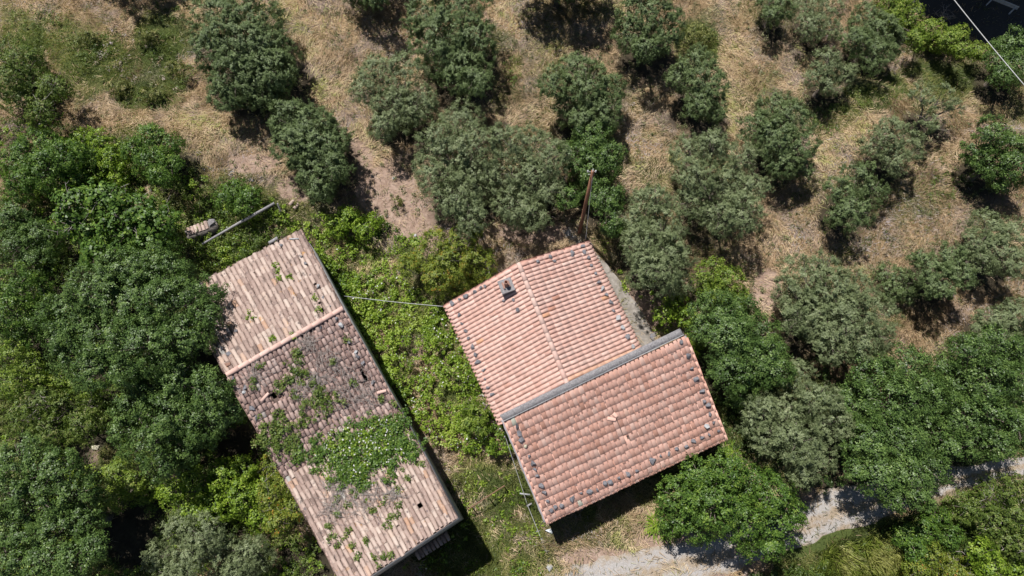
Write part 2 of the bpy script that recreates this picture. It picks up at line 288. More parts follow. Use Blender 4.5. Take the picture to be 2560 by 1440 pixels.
TREES = [
 ('olive', 'olive_tree', 'largest dark olive tree in the upper left grove, above the dry clearing', [(560, 60, 78), (640, 70, 75), (540, 130, 60), (660, 140, 80), (690, 180, 55), (590, 200, 70), (660, 225, 60), (610, 120, 80), (560, 245, 45)], 2.3, 1.1),
 ('olive', 'olive_tree', 'tall dense olive tree at the top edge with a long dark shadow', [(1075, 45, 68), (1150, 40, 75), (1110, 110, 78), (1185, 110, 58), (1160, 180, 62), (1190, 205, 42)], 2.6, 1.1),
 ('grey', 'olive_tree', 'sparse olive tree with brown twigs showing through its lower half', [(950, 190, 55), (1015, 205, 62), (915, 225, 45), (990, 280, 62), (1050, 260, 48), (960, 320, 40)], 1.7, .8),
 ('olive', 'olive_tree', 'elongated olive tree just above the ruined building, beside bare soil', [(725, 300, 56), (770, 315, 58), (740, 365, 62), (810, 370, 66), (780, 340, 66), (800, 430, 62), (835, 420, 45), (800, 475, 36)], 1.9, 1.1),
 ('grey', 'olive_tree', 'pale grey olive tree, left of the central pair above the buildings', [(1155, 315, 58), (1095, 350, 48), (1130, 400, 70), (1080, 440, 50), (1190, 380, 62), (1200, 450, 62), (1140, 500, 58), (1180, 545, 45)], 2.2, .8),
 ('grey', 'olive_tree', 'pale grey olive tree, right of the central pair above the buildings', [(1275, 355, 52), (1330, 370, 58), (1375, 405, 50), (1270, 430, 60), (1340, 450, 62), (1375, 480, 42), (1290, 520, 58), (1335, 545, 40)], 2.2, .8),
 ('olive', 'olive_tree', 'rounded dark olive tree standing alone above the leaning pole', [(1440, 175, 50), (1385, 210, 42), (1470, 225, 65), (1525, 225, 42), (1430, 265, 50), (1510, 285, 52), (1460, 305, 35)], 2.1, 1.1),
 ('darkoak', 'oak_tree', 'dark green leafy tree directly behind the tall wooden pole', [(1480, 350, 50), (1435, 395, 42), (1525, 395, 42), (1475, 430, 58), (1515, 500, 50), (1530, 560, 38), (1420, 500, 34)], 1.8, 1.1),
 ('olive', 'olive_tree', 'dark olive tree at the top edge, upper of two nearly touching', [(1620, 35, 70), (1575, 90, 42), (1660, 85, 50), (1615, 125, 38), (1600, -10, 50)], 2.4, 1.1),
 ('olive', 'olive_tree', 'dark olive tree near the top edge, lower of two nearly touching', [(1740, 160, 46), (1705, 200, 40), (1765, 210, 52), (1750, 260, 45), (1785, 280, 34)], 2.0, 1.1),
 ('grey', 'olive_tree', 'wide grey olive tree with rounded tufts, right of the wooden pole', [(1720, 385, 52), (1780, 370, 52), (1850, 400, 56), (1740, 450, 58), (1820, 470, 60), (1880, 470, 42), (1860, 540, 52), (1800, 550, 48), (1720, 510, 42)], 2.2, .8),
 ('grey', 'olive_tree', 'tall grey olive tree growing beside the concrete path and the upper roof', [(1620, 520, 52), (1580, 560, 44), (1660, 570, 55), (1600, 620, 55), (1680, 640, 50), (1630, 680, 58), (1690, 710, 36), (1640, 500, 40)], 2.3, .95),
 ('olive', 'olive_tree', 'dark olive tree amid the right slope with a black shadow below', [(1935, 280, 52), (1895, 320, 44), (1985, 300, 48), (1945, 350, 55), (2000, 370, 44), (1955, 405, 44), (2010, 420, 28)], 2.0, 1.1),
 ('grey', 'olive_tree', 'small pale silver olive tree in yellow grass, near the top right', [(2070, 160, 38), (2040, 195, 34), (2100, 190, 34), (2075, 215, 28), (2125, 180, 20)], 1.7, .8),
 ('olive', 'olive_tree', 'dark round olive tree beside the bright hedge at the upper right', [(2165, 60, 48), (2200, 90, 52), (2140, 105, 40), (2190, 140, 42), (2235, 110, 30)], 2.1, 1.0),
 ('grey', 'olive_tree', 'loose grey olive tree at the top edge with flowering weeds below it', [(2010, 20, 42), (2060, 30, 48), (2030, 70, 40), (2085, 75, 30)], 1.8, .7),
 ('olive', 'olive_tree', 'small green olive at the top edge left of the loose grey one', [(1925, 5, 36), (1955, 20, 34), (1930, 40, 26)], 1.6, .9),
 ('grey', 'olive_tree', 'thin pale olive sapling with grass showing through on the right slope', [(2300, 240, 34), (2345, 255, 40), (2385, 270, 26), (2320, 300, 34), (2350, 325, 26)], 1.3, .5),
 ('grey', 'olive_tree', 'grey olive tree, higher of two touching ones in the dry grass at right', [(2225, 335, 42), (2190, 365, 38), (2260, 360, 42), (2235, 405, 38), (2285, 380, 24)], 1.7, .85),
 ('olive', 'olive_tree', 'green olive tree, lower of two touching ones in the dry grass at right', [(2145, 450, 46), (2100, 480, 38), (2180, 480, 38), (2135, 530, 48), (2095, 540, 30)], 1.7, 1.0),
 ('darkoak', 'oak_tree', 'dark round tree at the right edge above the dry grass hollow', [(2480, 340, 45), (2440, 380, 36), (2520, 370, 45), (2480, 410, 48), (2540, 420, 44), (2510, 450, 40)], 2.0, 1.0),
 ('darkoak', 'oak_tree', 'dark tree in the upper right corner under the pale cable', [(2530, 120, 42), (2490, 155, 32), (2550, 170, 48), (2510, 190, 34)], 1.9, 1.0),
 ('grey', 'olive_tree', 'grey olive tree at the right edge below the dry grass hollow', [(2470, 570, 48), (2530, 590, 48), (2440, 610, 42), (2500, 640, 50), (2540, 660, 40), (2460, 660, 34)], 1.9, .8),
 ('olive', 'olive_tree', 'rich green olive tree between the big grey olive and the right edge', [(2370, 650, 44), (2320, 680, 40), (2400, 690, 38), (2350, 715, 42), (2300, 650, 26), (2410, 640, 22)], 1.9, 1.0),
 ('olive', 'olive_shrub', 'low yellowish olive shrub joining the big grey olive and a green one', [(2215, 690, 32), (2255, 710, 36), (2225, 730, 30), (2275, 740, 24)], 1.2, .8),
 ('grey', 'olive_tree', 'widest grey olive tree of the right slope, above the deep shade', [(2010, 690, 55), (2060, 665, 40), (1980, 740, 48), (2070, 730, 65), (2140, 720, 48), (2040, 800, 62), (2120, 800, 68), (2180, 790, 56), (2080, 860, 55), (2150, 860, 50), (1990, 800, 40), (2200, 840, 34)], 2.5, .85),
 ('grey', 'olive_tree', 'half cropped grey olive tree at the right edge above the oak wood', [(2480, 800, 44), (2530, 790, 48), (2450, 840, 36), (2510, 840, 44), (2560, 830, 40)], 1.9, .8),
 ('lime', 'young_tree', 'bright yellow green bush above the tree right of the roofs', [(1780, 680, 38), (1755, 710, 30), (1820, 705, 40), (1850, 745, 26), (1790, 740, 34)], 1.4, .9),
 ('darkoak', 'oak_tree', 'large green tree touching the right edge of the lower roof', [(1790, 790, 60), (1850, 790, 55), (1900, 840, 58), (1820, 850, 70), (1760, 830, 44), (1890, 910, 65), (1830, 930, 60), (1940, 930, 45), (1850, 985, 40), (1930, 880, 40)], 2.4, 1.0),
 ('grey', 'olive_tree', 'olive tree with upright pale shoots, between the lower roof and the oak wood', [(1990, 950, 48), (1900, 1020, 48), (1960, 1040, 62), (2040, 1000, 52), (2080, 1060, 58), (1990, 1110, 62), (1920, 1100, 48), (2030, 1150, 52), (2000, 1190, 36), (1880, 1060, 36), (2100, 1000, 36)], 2.5, 1.0),
 ('darkoak', 'oak_tree', 'broad oak of the right hand wood, its crown hanging over the gravel track', [(2180, 940, 62), (2260, 920, 65), (2140, 1010, 60), (2220, 1010, 75), (2310, 990, 65), (2170, 1110, 65), (2240, 1110, 75), (2320, 1090, 68), (2200, 1190, 58), (2270, 1190, 62), (2330, 1180, 44), (2150, 1180, 40), (2240, 1240, 44), (2290, 1250, 36)], 3.0, .9),
 ('darkoak', 'oak_tree', 'oak in the right hand wood at the right edge of the picture', [(2420, 880, 55), (2490, 870, 60), (2550, 890, 50), (2400, 960, 62), (2470, 960, 70), (2540, 980, 65), (2410, 1050, 60), (2480, 1050, 62), (2540, 1070, 55), (2430, 1110, 45), (2500, 1120, 40), (2360, 920, 40), (2380, 1120, 30)], 2.9, .9),
 ('oak', 'oak_tree', 'bright leafy tree in front of the lower roof, shading the gravel track', [(1750, 1195, 55), (1820, 1180, 55), (1700, 1245, 55), (1780, 1260, 70), (1870, 1220, 62), (1930, 1240, 58), (1850, 1300, 68), (1940, 1310, 60), (1690, 1300, 45), (1750, 1320, 45), (1970, 1280, 42), (1930, 1370, 34), (1870, 1370, 30)], 2.4, .95),
 ('oak', 'young_tree', 'small leafy tree on the left, in front of the dry grass clearing', [(375, 345, 42), (340, 375, 34), (420, 360, 38), (380, 405, 44), (430, 415, 32), (400, 440, 30)], 1.9, .9),
 ('fig', 'fig_tree', 'fig tree with large leaves and pale bare twigs, left of the old beam', [(200, 510, 50), (270, 500, 55), (340, 530, 55), (400, 560, 50), (230, 570, 55), (310, 590, 60), (380, 620, 45), (170, 560, 40), (250, 630, 45), (420, 610, 30)], 2.2, .9),
 ('darkoak', 'oak_tree', 'biggest oak on the left, its crown reaching over the ruined roof', [(330, 690, 70), (410, 690, 70), (250, 740, 75), (340, 770, 90), (440, 760, 75), (510, 740, 50), (180, 800, 70), (270, 850, 85), (370, 870, 85), (460, 850, 65), (520, 790, 40), (180, 890, 60), (240, 930, 55), (320, 930, 45), (150, 850, 45), (410, 905, 36)], 5.0, 1.0),
 ('darkoak', 'oak_tree', 'oak beside the middle of the ruined building, below the biggest one', [(380, 970, 55), (450, 950, 60), (520, 980, 58), (340, 1030, 58), (420, 1040, 72), (510, 1050, 65), (580, 1020, 42), (370, 1110, 58), (450, 1120, 60), (400, 1165, 45), (310, 1080, 40)], 4.0, .95),
 ('darkoak', 'oak_tree', 'dark oak filling the lower left corner of the picture', [(60, 1160, 65), (140, 1180, 65), (20, 1240, 60), (100, 1250, 75), (190, 1230, 60), (60, 1330, 70), (150, 1330, 75), (210, 1300, 50), (30, 1410, 60), (120, 1410, 65), (200, 1400, 55), (240, 1370, 36)], 4.4, .9),
 ('scrub', 'shrub', 'leafy shrub at the left edge near the upper left corner', [(30, 130, 50), (70, 160, 50), (20, 200, 50), (90, 210, 55), (140, 225, 40), (60, 260, 50), (110, 280, 40)], 1.6, .8),
 ('oak', 'shrub', 'round green shrub on the left between the corner shrub and the fig tree', [(110, 370, 55), (60, 410, 52), (170, 390, 50), (120, 430, 58), (190, 440, 42), (60, 460, 44), (230, 400, 34)], 1.6, 1.0),
 ('bramble', 'shrub', 'soft green bush left of the small leafy tree in front of the clearing', [(250, 360, 36), (285, 400, 34), (250, 430, 40), (300, 440, 30), (200, 350, 34)], 1.1, .9),
 ('darkoak', 'shrub', 'dark shrub at the left edge beside the fig tree', [(50, 540, 50), (100, 600, 48), (40, 620, 48), (90, 660, 46), (20, 560, 40)], 1.6, .9),
 ('oak', 'shrub', 'dark leafy shrub at the left edge beside the biggest oak', [(40, 720, 52), (90, 740, 44), (30, 790, 52), (100, 800, 40), (60, 840, 40)], 1.9, .9),
 ('lime', 'shrub', 'yellow green shrub at the left edge below the biggest oak', [(30, 890, 36), (75, 920, 38), (25, 960, 36), (95, 950, 26)], 1.7, .8),
 ('lime', 'shrub', 'yellow green shrub between the middle oak and the lower left oak', [(290, 1180, 34), (330, 1210, 36), (300, 1250, 30), (370, 1230, 30)], 1.3, .8),
 ('lime', 'shrub', 'yellow green shrub between the biggest oak and the scrub with dead twigs', [(190, 960, 28), (150, 950, 26), (230, 975, 26)], 1.4, .8),
 ('scrub', 'shrub', 'mixed green shrub left of the middle oak, with dead twigs', [(110, 1010, 42), (170, 1020, 46), (60, 1050, 44), (230, 1010, 40), (210, 1070, 44), (130, 1080, 44)], 1.3, .9),
 ('bramble', 'shrub', 'bright leafy thicket left of the overgrown ruined roof, above the lower olives', [(560, 1190, 45), (500, 1210, 40), (610, 1170, 40), (540, 1260, 50), (600, 1250, 48), (480, 1290, 40), (430, 1230, 36), (650, 1230, 36), (650, 1300, 36)], 1.7, .9),
 ('rust', 'shrub', 'brownish yellow bush on the left edge of the overgrown ruined roof', [(690, 1170, 36), (730, 1210, 40), (680, 1240, 42), (740, 1270, 36), (700, 1310, 34), (760, 1190, 26)], 2.4, .8),
 ('grey', 'olive_tree', 'grey green olive tree at the bottom edge left of the ruined building', [(450, 1320, 44), (510, 1340, 50), (400, 1390, 44), (470, 1400, 52), (560, 1390, 52), (620, 1380, 48), (600, 1430, 44), (430, 1440, 40), (660, 1400, 30)], 2.0, .95),
 ('rust', 'pomegranate_bush', 'yellow green bush with orange blossoms above the upper roof corner', [(1090, 610, 42), (1150, 610, 44), (1060, 650, 44), (1130, 660, 55), (1190, 660, 46), (1090, 700, 44), (1150, 710, 40), (1020, 670, 34), (1215, 690, 24), (1190, 580, 22)], 1.5, 1.0),
 ('lime', 'shrub', 'small yellow bush against the left corner of the lower roof', [(1175, 1020, 24), (1200, 1040, 28), (1170, 1060, 22), (1200, 1075, 20), (1220, 1010, 16)], 1.5, 1.0),
 ('lime', 'hedge_plant', 'bright green hedge along the dark asphalt road at the upper right', [(2235, 30, 32), (2275, 55, 36), (2320, 80, 36), (2370, 105, 32), (2410, 125, 28), (2445, 130, 26), (2225, 60, 30), (2290, 100, 30), (2340, 115, 26), (2255, 10, 30), (2390, 95, 30), (2220, 5, 30)], 1.5, 1.1),
 ('scrub', 'shrub', 'brown green shrub with a bare dead branch in the lower right corner', [(2420, 1270, 44), (2480, 1240, 46), (2530, 1220, 40), (2470, 1310, 50), (2540, 1290, 48), (2520, 1350, 46), (2370, 1280, 36), (2560, 1370, 40)], 1.3, .9),
 ('oak', 'shrub', 'leafy shrub beside the long green grass tuft, below the gravel track', [(2260, 1340, 34), (2310, 1330, 38), (2340, 1290, 36), (2290, 1380, 32), (2370, 1340, 36)], 1.3, .9),
 ('rust', 'shrub', 'brown tinged heath shrub at the bottom edge near the right corner', [(2330, 1390, 36), (2290, 1430, 34), (2380, 1400, 36), (2400, 1440, 40), (2350, 1450, 36)], .9, .8),
 ('bramble', 'shrub', 'deep green bush at the bottom edge in the right corner', [(2450, 1380, 38), (2480, 1430, 40), (2540, 1420, 36), (2430, 1440, 30)], 1.0, 1.0),
 ('bramble', 'shrub', 'low bright green bush between the right side path and the oak', [(1690, 760, 30), (1720, 800, 32), (1660, 790, 26), (1740, 850, 28), (1720, 890, 24)], 1.0, 1.0),
 ('oak', 'shrub', 'rounded green bush just above the beam and beside the dry clearing', [(590, 480, 34), (630, 500, 32), (560, 500, 26), (610, 520, 28)], 1.3, 1.0),
 ('bramble', 'shrub', 'green bush above the ruined roof at the foot of the elongated olive tree', [(870, 545, 34), (910, 570, 32), (840, 570, 30), (940, 550, 22)], 1.0, 1.0),
]
LITTER_SHADE = []  # leaf litter under crowns, with tree shade painted into the same dark spots
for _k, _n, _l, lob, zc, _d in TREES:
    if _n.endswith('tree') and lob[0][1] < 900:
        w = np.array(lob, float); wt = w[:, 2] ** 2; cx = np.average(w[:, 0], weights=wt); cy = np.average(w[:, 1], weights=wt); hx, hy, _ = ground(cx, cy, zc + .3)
        rr = np.average(np.hypot(w[:, 0] - cx, w[:, 1] - cy) + w[:, 2], weights=wt) * float(depth(hx, hy, zc)) / FPX; LITTER_SHADE.append((float(hx), float(hy), rr))
def cover(x, y, z):
    px, py = proj(x, y, z)
    n = fbm(x, y, 2.2, 11); n2 = fbm(x, y, .7, 15)
    g = np.clip(ell(px, py, GREEN) * .80 + ell(px, py, GREEN2) * .55 + (n - .5) * 1.9 + (n2 - .5) * 1.3 - .05, 0, 1) 
    g = np.clip(sstep(.1, 1.1, g), 0, 1) * (.66 + .34 * np.maximum(ell(px, py, GREEN2[:17]), sstep(600, 760, py)))
    g = np.maximum(g, .42 * sstep(.50, .66, fbm(x, y, 3.1, 71)) * sstep(1100, 1500, px))
    s = sstep(.35, .75, ell(px, py, SOIL) + (n2 - .5) * 1.1)
    d = sstep(.4, .9, ell(px, py, DIRT_SHADE) * .9 + (n2 - .5) * .5)
    for hx, hy, rr in LITTER_SHADE: d = np.maximum(d, .95 * (1 - sstep(.55, 1.05, np.hypot(x - hx - .25, y - hy + .3) / rr + (n2 - .5) * .5)))  # spot slides toward the crown's shadow side to deepen the shade in colour
    return g, s, d
xs = np.concatenate([[-600, -300, -150, -80, -55], np.arange(-42, 42.01, .2), [55, 80, 150, 300, 600]])
ys = np.concatenate([[-600, -300, -120, -50, -20, -10], np.arange(-6, 42.01, .2), [55, 80, 150, 300, 600]])
GX, GY = np.meshgrid(xs, ys); GZ = gz(GX, GY)
nx, ny = len(xs), len(ys)
idx = np.arange(nx * ny).reshape(ny, nx)
F = np.stack([idx[:-1, :-1], idx[:-1, 1:], idx[1:, 1:], idx[1:, :-1]], -1).reshape(-1, 4)
gr = mk('ground', np.stack([GX, GY, GZ], -1), [F], M['ground'], smooth=True); gr['kind'] = 'structure'
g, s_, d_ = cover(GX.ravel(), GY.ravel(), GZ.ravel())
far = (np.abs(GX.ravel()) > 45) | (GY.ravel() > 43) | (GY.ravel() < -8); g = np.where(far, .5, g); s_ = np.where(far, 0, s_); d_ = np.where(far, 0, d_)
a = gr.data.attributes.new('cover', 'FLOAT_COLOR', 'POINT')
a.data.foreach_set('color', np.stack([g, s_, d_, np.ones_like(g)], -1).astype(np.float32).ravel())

def strip(name, up_px, lo_px, mat, lift, nseg=90, ncross=14, jag=.25, rut=None, extra=True):
    """a sheet laid on the terrain between two edges surveyed in the photograph"""
    def edge(pl):
        p = np.array(pl, float); d = np.concatenate([[0], np.cumsum(np.hypot(*np.diff(p, axis=0).T))]); t = np.linspace(0, d[-1], nseg)
        x, y, z = ground(np.interp(t, d, p[:, 0]), np.interp(t, d, p[:, 1])); return x, y
    ax, ay = edge(up_px); bx, by = edge(lo_px)
    k = np.linspace(0, 1, ncross)[None, :]
    X = ax[:, None] * (1 - k) + bx[:, None] * k; Y = ay[:, None] * (1 - k) + by[:, None] * k
    nrm = np.stack([bx - ax, by - ay]); nrm /= np.hypot(*nrm)
    e = (k - .5) * 2
    J = jag * (fbm(X, Y, .8, 21) - .5) * 2 * np.abs(e) ** 2
    X = X + nrm[0][:, None] * J; Y = Y + nrm[1][:, None] * J
    edgef = (np.abs(e) > .98)
    Z = gz(X, Y) + np.where(edgef, -.03, lift)
    i = np.arange(X.size).reshape(X.shape); F = np.stack([i[:-1, :-1], i[:-1, 1:], i[1:, 1:], i[1:, :-1]], -1).reshape(-1, 4)
    o = mk(name, np.stack([X, Y, Z], -1), [F[:, ::-1]], mat, smooth=True); o['kind'] = 'structure'
    if rut is not None:
        at = o.data.attributes.new('rut', 'FLOAT', 'POINT')
        prof = np.interp(np.linspace(0, 1, ncross), rut[0], rut[1])
        at.data.foreach_set('value', np.tile(prof, nseg).astype(np.float32))
    return o
strip('gravel_track', [(1330, 1440), (1440, 1405), (1640, 1358), (1800, 1330), (1960, 1275), (2060, 1225), (2200, 1200), (2370, 1165), (2480, 1150), (2620, 1130)],
      [(1420, 1560), (1640, 1490), (1860, 1424), (2000, 1372), (2090, 1335), (2230, 1290), (2400, 1228), (2500, 1200), (2640, 1175)], M['gravel'], .02, jag=.35,
      rut=([0, .12, .2, .38, .5, .62, .78, .88, 1], [.75, .5, .1, .15, .85, .7, .05, .4, .9]))
strip('asphalt_road', [(2330, -230), (2460, -170), (2620, -70), (2740, 10)], [(2225, 10), (2300, 55), (2440, 110), (2640, 210)], M['asphalt'], .02, jag=.15)
strip('concrete_path', [(1405, 575), (1440, 570), (1475, 600), (1530, 672), (1590, 750), (1640, 840), (1665, 900)], [(1425, 615), (1450, 620), (1472, 640), (1500, 700), (1545, 780), (1590, 870), (1610, 930)], M['concrete'], .02, jag=.2, nseg=60, ncross=10)

# ------------------------------------------------------------------ foliage
def unit(v): return v / np.maximum(np.linalg.norm(v, axis=-1, keepdims=True), 1e-9)
def cards(P, Nrm, L, Wd, tint):
    """leaf-shaped quads at points P facing Nrm"""
    n = len(P); r = unit(rng.normal(size=(n, 3))); A = unit(np.cross(Nrm, r)); B = np.cross(Nrm, A)
    L = (L * rng.uniform(.7, 1.3, n))[:, None] * .5; Wd = (Wd * rng.uniform(.7, 1.3, n))[:, None] * .5
    fold = Nrm * (Wd * .35)
    V = np.stack([P - A * L, P + B * Wd - A * L * .15 + fold, P + A * L, P - B * Wd - A * L * .15 + fold], 1).reshape(-1, 3)
    return V, np.arange(4 * n).reshape(n, 4), tint
SPEC = {  # leaf length, width, shoot length, leaf coverage
    'olive': (.078, .032, .25, 2.5), 'grey': (.078, .031, .25, 2.3), 'oak': (.105, .062, .26, 2.2), 'darkoak': (.095, .055, .27, 2.2),
    'lime': (.10, .065, .22, 2.0), 'bramble': (.11, .075, .23, 1.9), 'scrub': (.10, .045, .24, 2.0), 'rust': (.09, .05, .22, 1.9), 'fig': (.19, .13, .28, 1.9)}
def crown_points(lobes, kind, dens=1.0):
    """leafy shoots fanned out over the lobes of a crown, plus a thinner fill inside"""
    LL, WW, cr, lai = SPEC[kind]; Ps, Ns, Ts = [], [], []
    fine = kind in ('olive', 'grey', 'scrub')
    gap = 5.0 * rng.random()
    for (x, y, z, R) in lobes:
        n = max(8, int(7.5 * (R / cr) ** 2))
        d = unit(rng.normal(size=(n, 3))); keep = (d[:, 2] > -.3) | (rng.random(n) < .35); d = d[keep]; n = len(d)
        bumpy = .64 + .70 * vnoise(d[:, 0] * R * 1.2 + x, d[:, 1] * R * 1.2 + y + d[:, 2] * R, .62, 5)
        rad = (R - .62 * cr) * bumpy * rng.uniform(.88, 1.04, n)
        c = np.stack([x + d[:, 0] * rad, y + d[:, 1] * rad, z + d[:, 2] * rad * .98], 1)
        ok = np.ones(n, bool)
        for (x2, y2, z2, R2) in lobes:                    # no shoots deep inside a neighbouring lobe
            dd = np.sqrt((c[:, 0] - x2) ** 2 + (c[:, 1] - y2) ** 2 + ((c[:, 2] - z2) / .85) ** 2)
            ok &= (dd > R2 * .62) | (rng.random(n) < .10)
        ok &= (fbm(c[:, 0] + gap, c[:, 1] + c[:, 2],   .62, 2) > (.27 if dens > .6 else .42))
        c = c[ok]; d = d[ok]; n = len(c)
        if n == 0: continue
        nb = 4; m = max(10, int(dens * lai * 3.6 * R * R / (LL * WW * .5) / n)); m = (m // nb + 1) * nb
        sh = unit(d[:, None, :] * .85 + rng.normal(size=(n, nb, 3)) * .75 + np.array([0, 0, .35]))
        ln = cr * rng.uniform(.5, 1.3, (n, nb))
        t = rng.random((n, nb, m // nb)) ** .8
        P = c[:, None, None, :] + sh[:, :, None, :] * (t * ln[:, :, None])[..., None] + rng.normal(size=(n, nb, m // nb, 3)) * (cr * (.15 if fine else .24)) * (1.25 - .6 * t[..., None])
        Nn = unit(sh[:, :, None, :] * .45 + d[:, None, None, :] * .85 + np.array([0, 0, .35]) + rng.normal(size=P.shape) * .38)
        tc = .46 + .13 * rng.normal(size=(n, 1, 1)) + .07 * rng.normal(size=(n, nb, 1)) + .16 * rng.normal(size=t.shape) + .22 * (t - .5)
        Ps.append(P.reshape(-1, 3)); Ns.append(Nn.reshape(-1, 3)); Ts.append(np.clip(tc, 0, .97).ravel())
        k = int(n * m * (.24 if dens > .6 else .05)); dd = unit(rng.normal(size=(k, 3))); q = dd * rng.random((k, 1)) ** .4 * R * .8 * np.array([1, 1, .8]) + np.array([x, y, z])
        Ps.append(q); Ns.append(unit(rng.normal(size=(k, 3)) + np.array([0, 0, .8]))); Ts.append(np.clip(.4 + .15 * rng.normal(size=k), 0, .9))
    P = np.concatenate(Ps); Nn = np.concatenate(Ns); T = np.concatenate(Ts)
    ok = P[:, 2] > gz(P[:, 0], P[:, 1]) + .03
    return P[ok], Nn[ok], T[ok]

def plant(kind, name, label, cat, lobes_px, zc, dens=1.0, group=None, trunk=True, mat=None, twigs=0, spread=.7, rmul=1.03):
    """a tree or shrub: crown lobes surveyed as (px, py, radius px), lobe centres near height zc above ground"""
    lobes = []
    big = max(l[2] for l in lobes_px)
    for (px, py, r) in lobes_px:
        x, y, z0 = ground(px, py, zc); z = float(z0) + zc + (r / big - 1) * .3 + random.uniform(-spread, spread)
        x, y = at_z(px, py, z); x = float(x); y = float(y)
        lobes.append((x, y, z, r * rmul * float(depth(x, y, z)) / FPX))
    w = np.array(lobes); cx, cy = np.average(w[:, 0], weights=w[:, 3] ** 2), np.average(w[:, 1], weights=w[:, 3] ** 2)
    base = (cx, cy, float(gz(cx, cy)))
    root = empty(name, label, cat, base, group)
    P, Nn, T = crown_points(lobes, 'fig' if kind == 'fig' else kind, dens)
    LL, WW = SPEC[kind][:2]
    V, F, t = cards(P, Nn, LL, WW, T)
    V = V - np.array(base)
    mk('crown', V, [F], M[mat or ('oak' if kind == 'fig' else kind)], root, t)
    if trunk:
        lst = []; top = max(l[2] for l in lobes) - base[2]; tr = .055 + .035 * top; fork = Vector((random.uniform(-.1, .1), random.uniform(-.1, .1), top * .28))
        lst.append(([(0, 0, -.15), (0.04, 0.02, top * .13), fork], [tr * 1.3, tr, tr * .8], 8))
        for (x, y, z, R) in lobes:
            e = Vector((x - cx, y - cy, z - base[2])); mid = fork.lerp(e, .5) + Vector((random.uniform(-.15, .15), random.uniform(-.15, .15), .12))
            lst.append(([fork, mid, e], [tr * .6, tr * .38, tr * .2], 6))
            for _ in range(4):
                q = e + Vector((random.gauss(0, 1), random.gauss(0, 1), abs(random.gauss(0, .7)))).normalized() * R * .85
                lst.append(([mid.lerp(e, .6), e.lerp(q, .5) + Vector((0, 0, .06)), q], [tr * .22, tr * .13, .012], 4))
        tubes('trunk', lst, M['bark'], root)
    for _ in range(twigs):
        lst = []; x, y, z, R = random.choice(lobes)
        a = Vector((x - cx, y - cy, z - base[2])) + Vector((random.gauss(0, 1), random.gauss(0, 1), 0)) * R * .3
        q = a + Vector((random.gauss(0, 1), random.gauss(0, 1), abs(random.gauss(0, .6)))).normalized() * R * random.uniform(.8, 1.2)
        q.z = max(q.z, z - base[2] + R * .8); m_ = a.lerp(q, .5) + Vector((random.gauss(0, .1), random.gauss(0, .1), .1))
        lst.append(([a, m_, q], [.022, .016, .007], 4))
        for _ in range(3):
            e = random.choice(([a, m_], [m_, q])); s = e[0].lerp(e[1], random.uniform(.2, .9)); lst.append(([s, s + Vector((random.gauss(0, .25), random.gauss(0, .25), .12))], [.011, .005], 3))
        tubes('dead_twig', lst, M['twig'], root)
    return root

OG = 'olive trees on the slope'
for k, nm, lab, lob, zc, dn in TREES:
    cat = 'tree' if nm.endswith('tree') else 'bush'
    if nm.endswith('_tree'): zc += .45
    plant(k, nm, lab, cat, lob, zc, dn, OG if nm == 'olive_tree' else ('oaks around the buildings' if nm == 'oak_tree' else None),
          twigs=(22 if nm == 'fig_tree' else 8 if k in ('scrub', 'rust') else 0))
for px, py, r, lab in [(225, 105, 26, 'soft blue green weed tuft left of the grey thistles near the upper left'), (375, 95, 24, 'soft green weed tuft at the right of the grey thistles near the upper left'), (300, 225, 22, 'soft dark green weed tuft below the grey thistles'), (385, 235, 22, 'soft green weed tuft between the thistles and the largest olive'), (445, 175, 20, 'bluish weed tuft beside the left side of the largest olive'), (1000, 500, 16, 'small bluish plant on the bare soil bank above the brambles'), (1740, 95, 30, 'round green weed patch between the top edge olives and the thistles')]:
    plant('scrub', 'weed_tuft', lab, 'weed', [(px - r * .5, py, r), (px + r * .6, py + 4, r * .9), (px, py - r * .4, r * .8)], .35, .7, 'soft weed tufts in the dry grass', trunk=False, mat='green')
# trees standing just outside the frame whose shadows fall into it
for k, nm, lab, lob, zc, dn in [
 ('olive', 'olive_tree', 'olive cut off by the top edge, its shadow above the weed tufts', [(310, -110, 75), (360, -100, 60), (250, -110, 55)], 2.4, 1.0),
 ('olive', 'olive_tree', 'olive cut off by the top edge, left of the tall dense olive', [(900, -45, 60), (950, -65, 60), (870, -70, 50), (940, -10, 36)], 2.6, 1.0),
 ('olive', 'olive_tree', 'olive cut off by the top edge, right of the tall dense olive', [(1390, -95, 90), (1460, -80, 75), (1330, -90, 65), (1420, -40, 40)], 3.0, 1.2)]:
    plant(k, nm, lab, 'tree', lob, zc, dn, OG)
def tall(x, y, R, h, lab):
    root = empty('roadside_tree', lab, 'tree', (x, y, float(gz(x, y))), 'tall trees beyond the asphalt road')
    lob = [(x + random.gauss(0, R * .5), y + random.gauss(0, R * .3), h + float(gz(x, y)) + random.uniform(-1, 1), R * .6) for _ in range(6)]
    P, Nn, T = crown_points(lob, 'darkoak', .8); V, F, t = cards(P, Nn, .26, .17, T)
    mk('crown', V - np.array(root.location), [F], M['darkoak'], root, t)
    tubes('trunk', [([(0, 0, -.3), (0, 0, h * .5), (0, 0, h)], [.3, .22, .1], 8)], M['bark'], root)
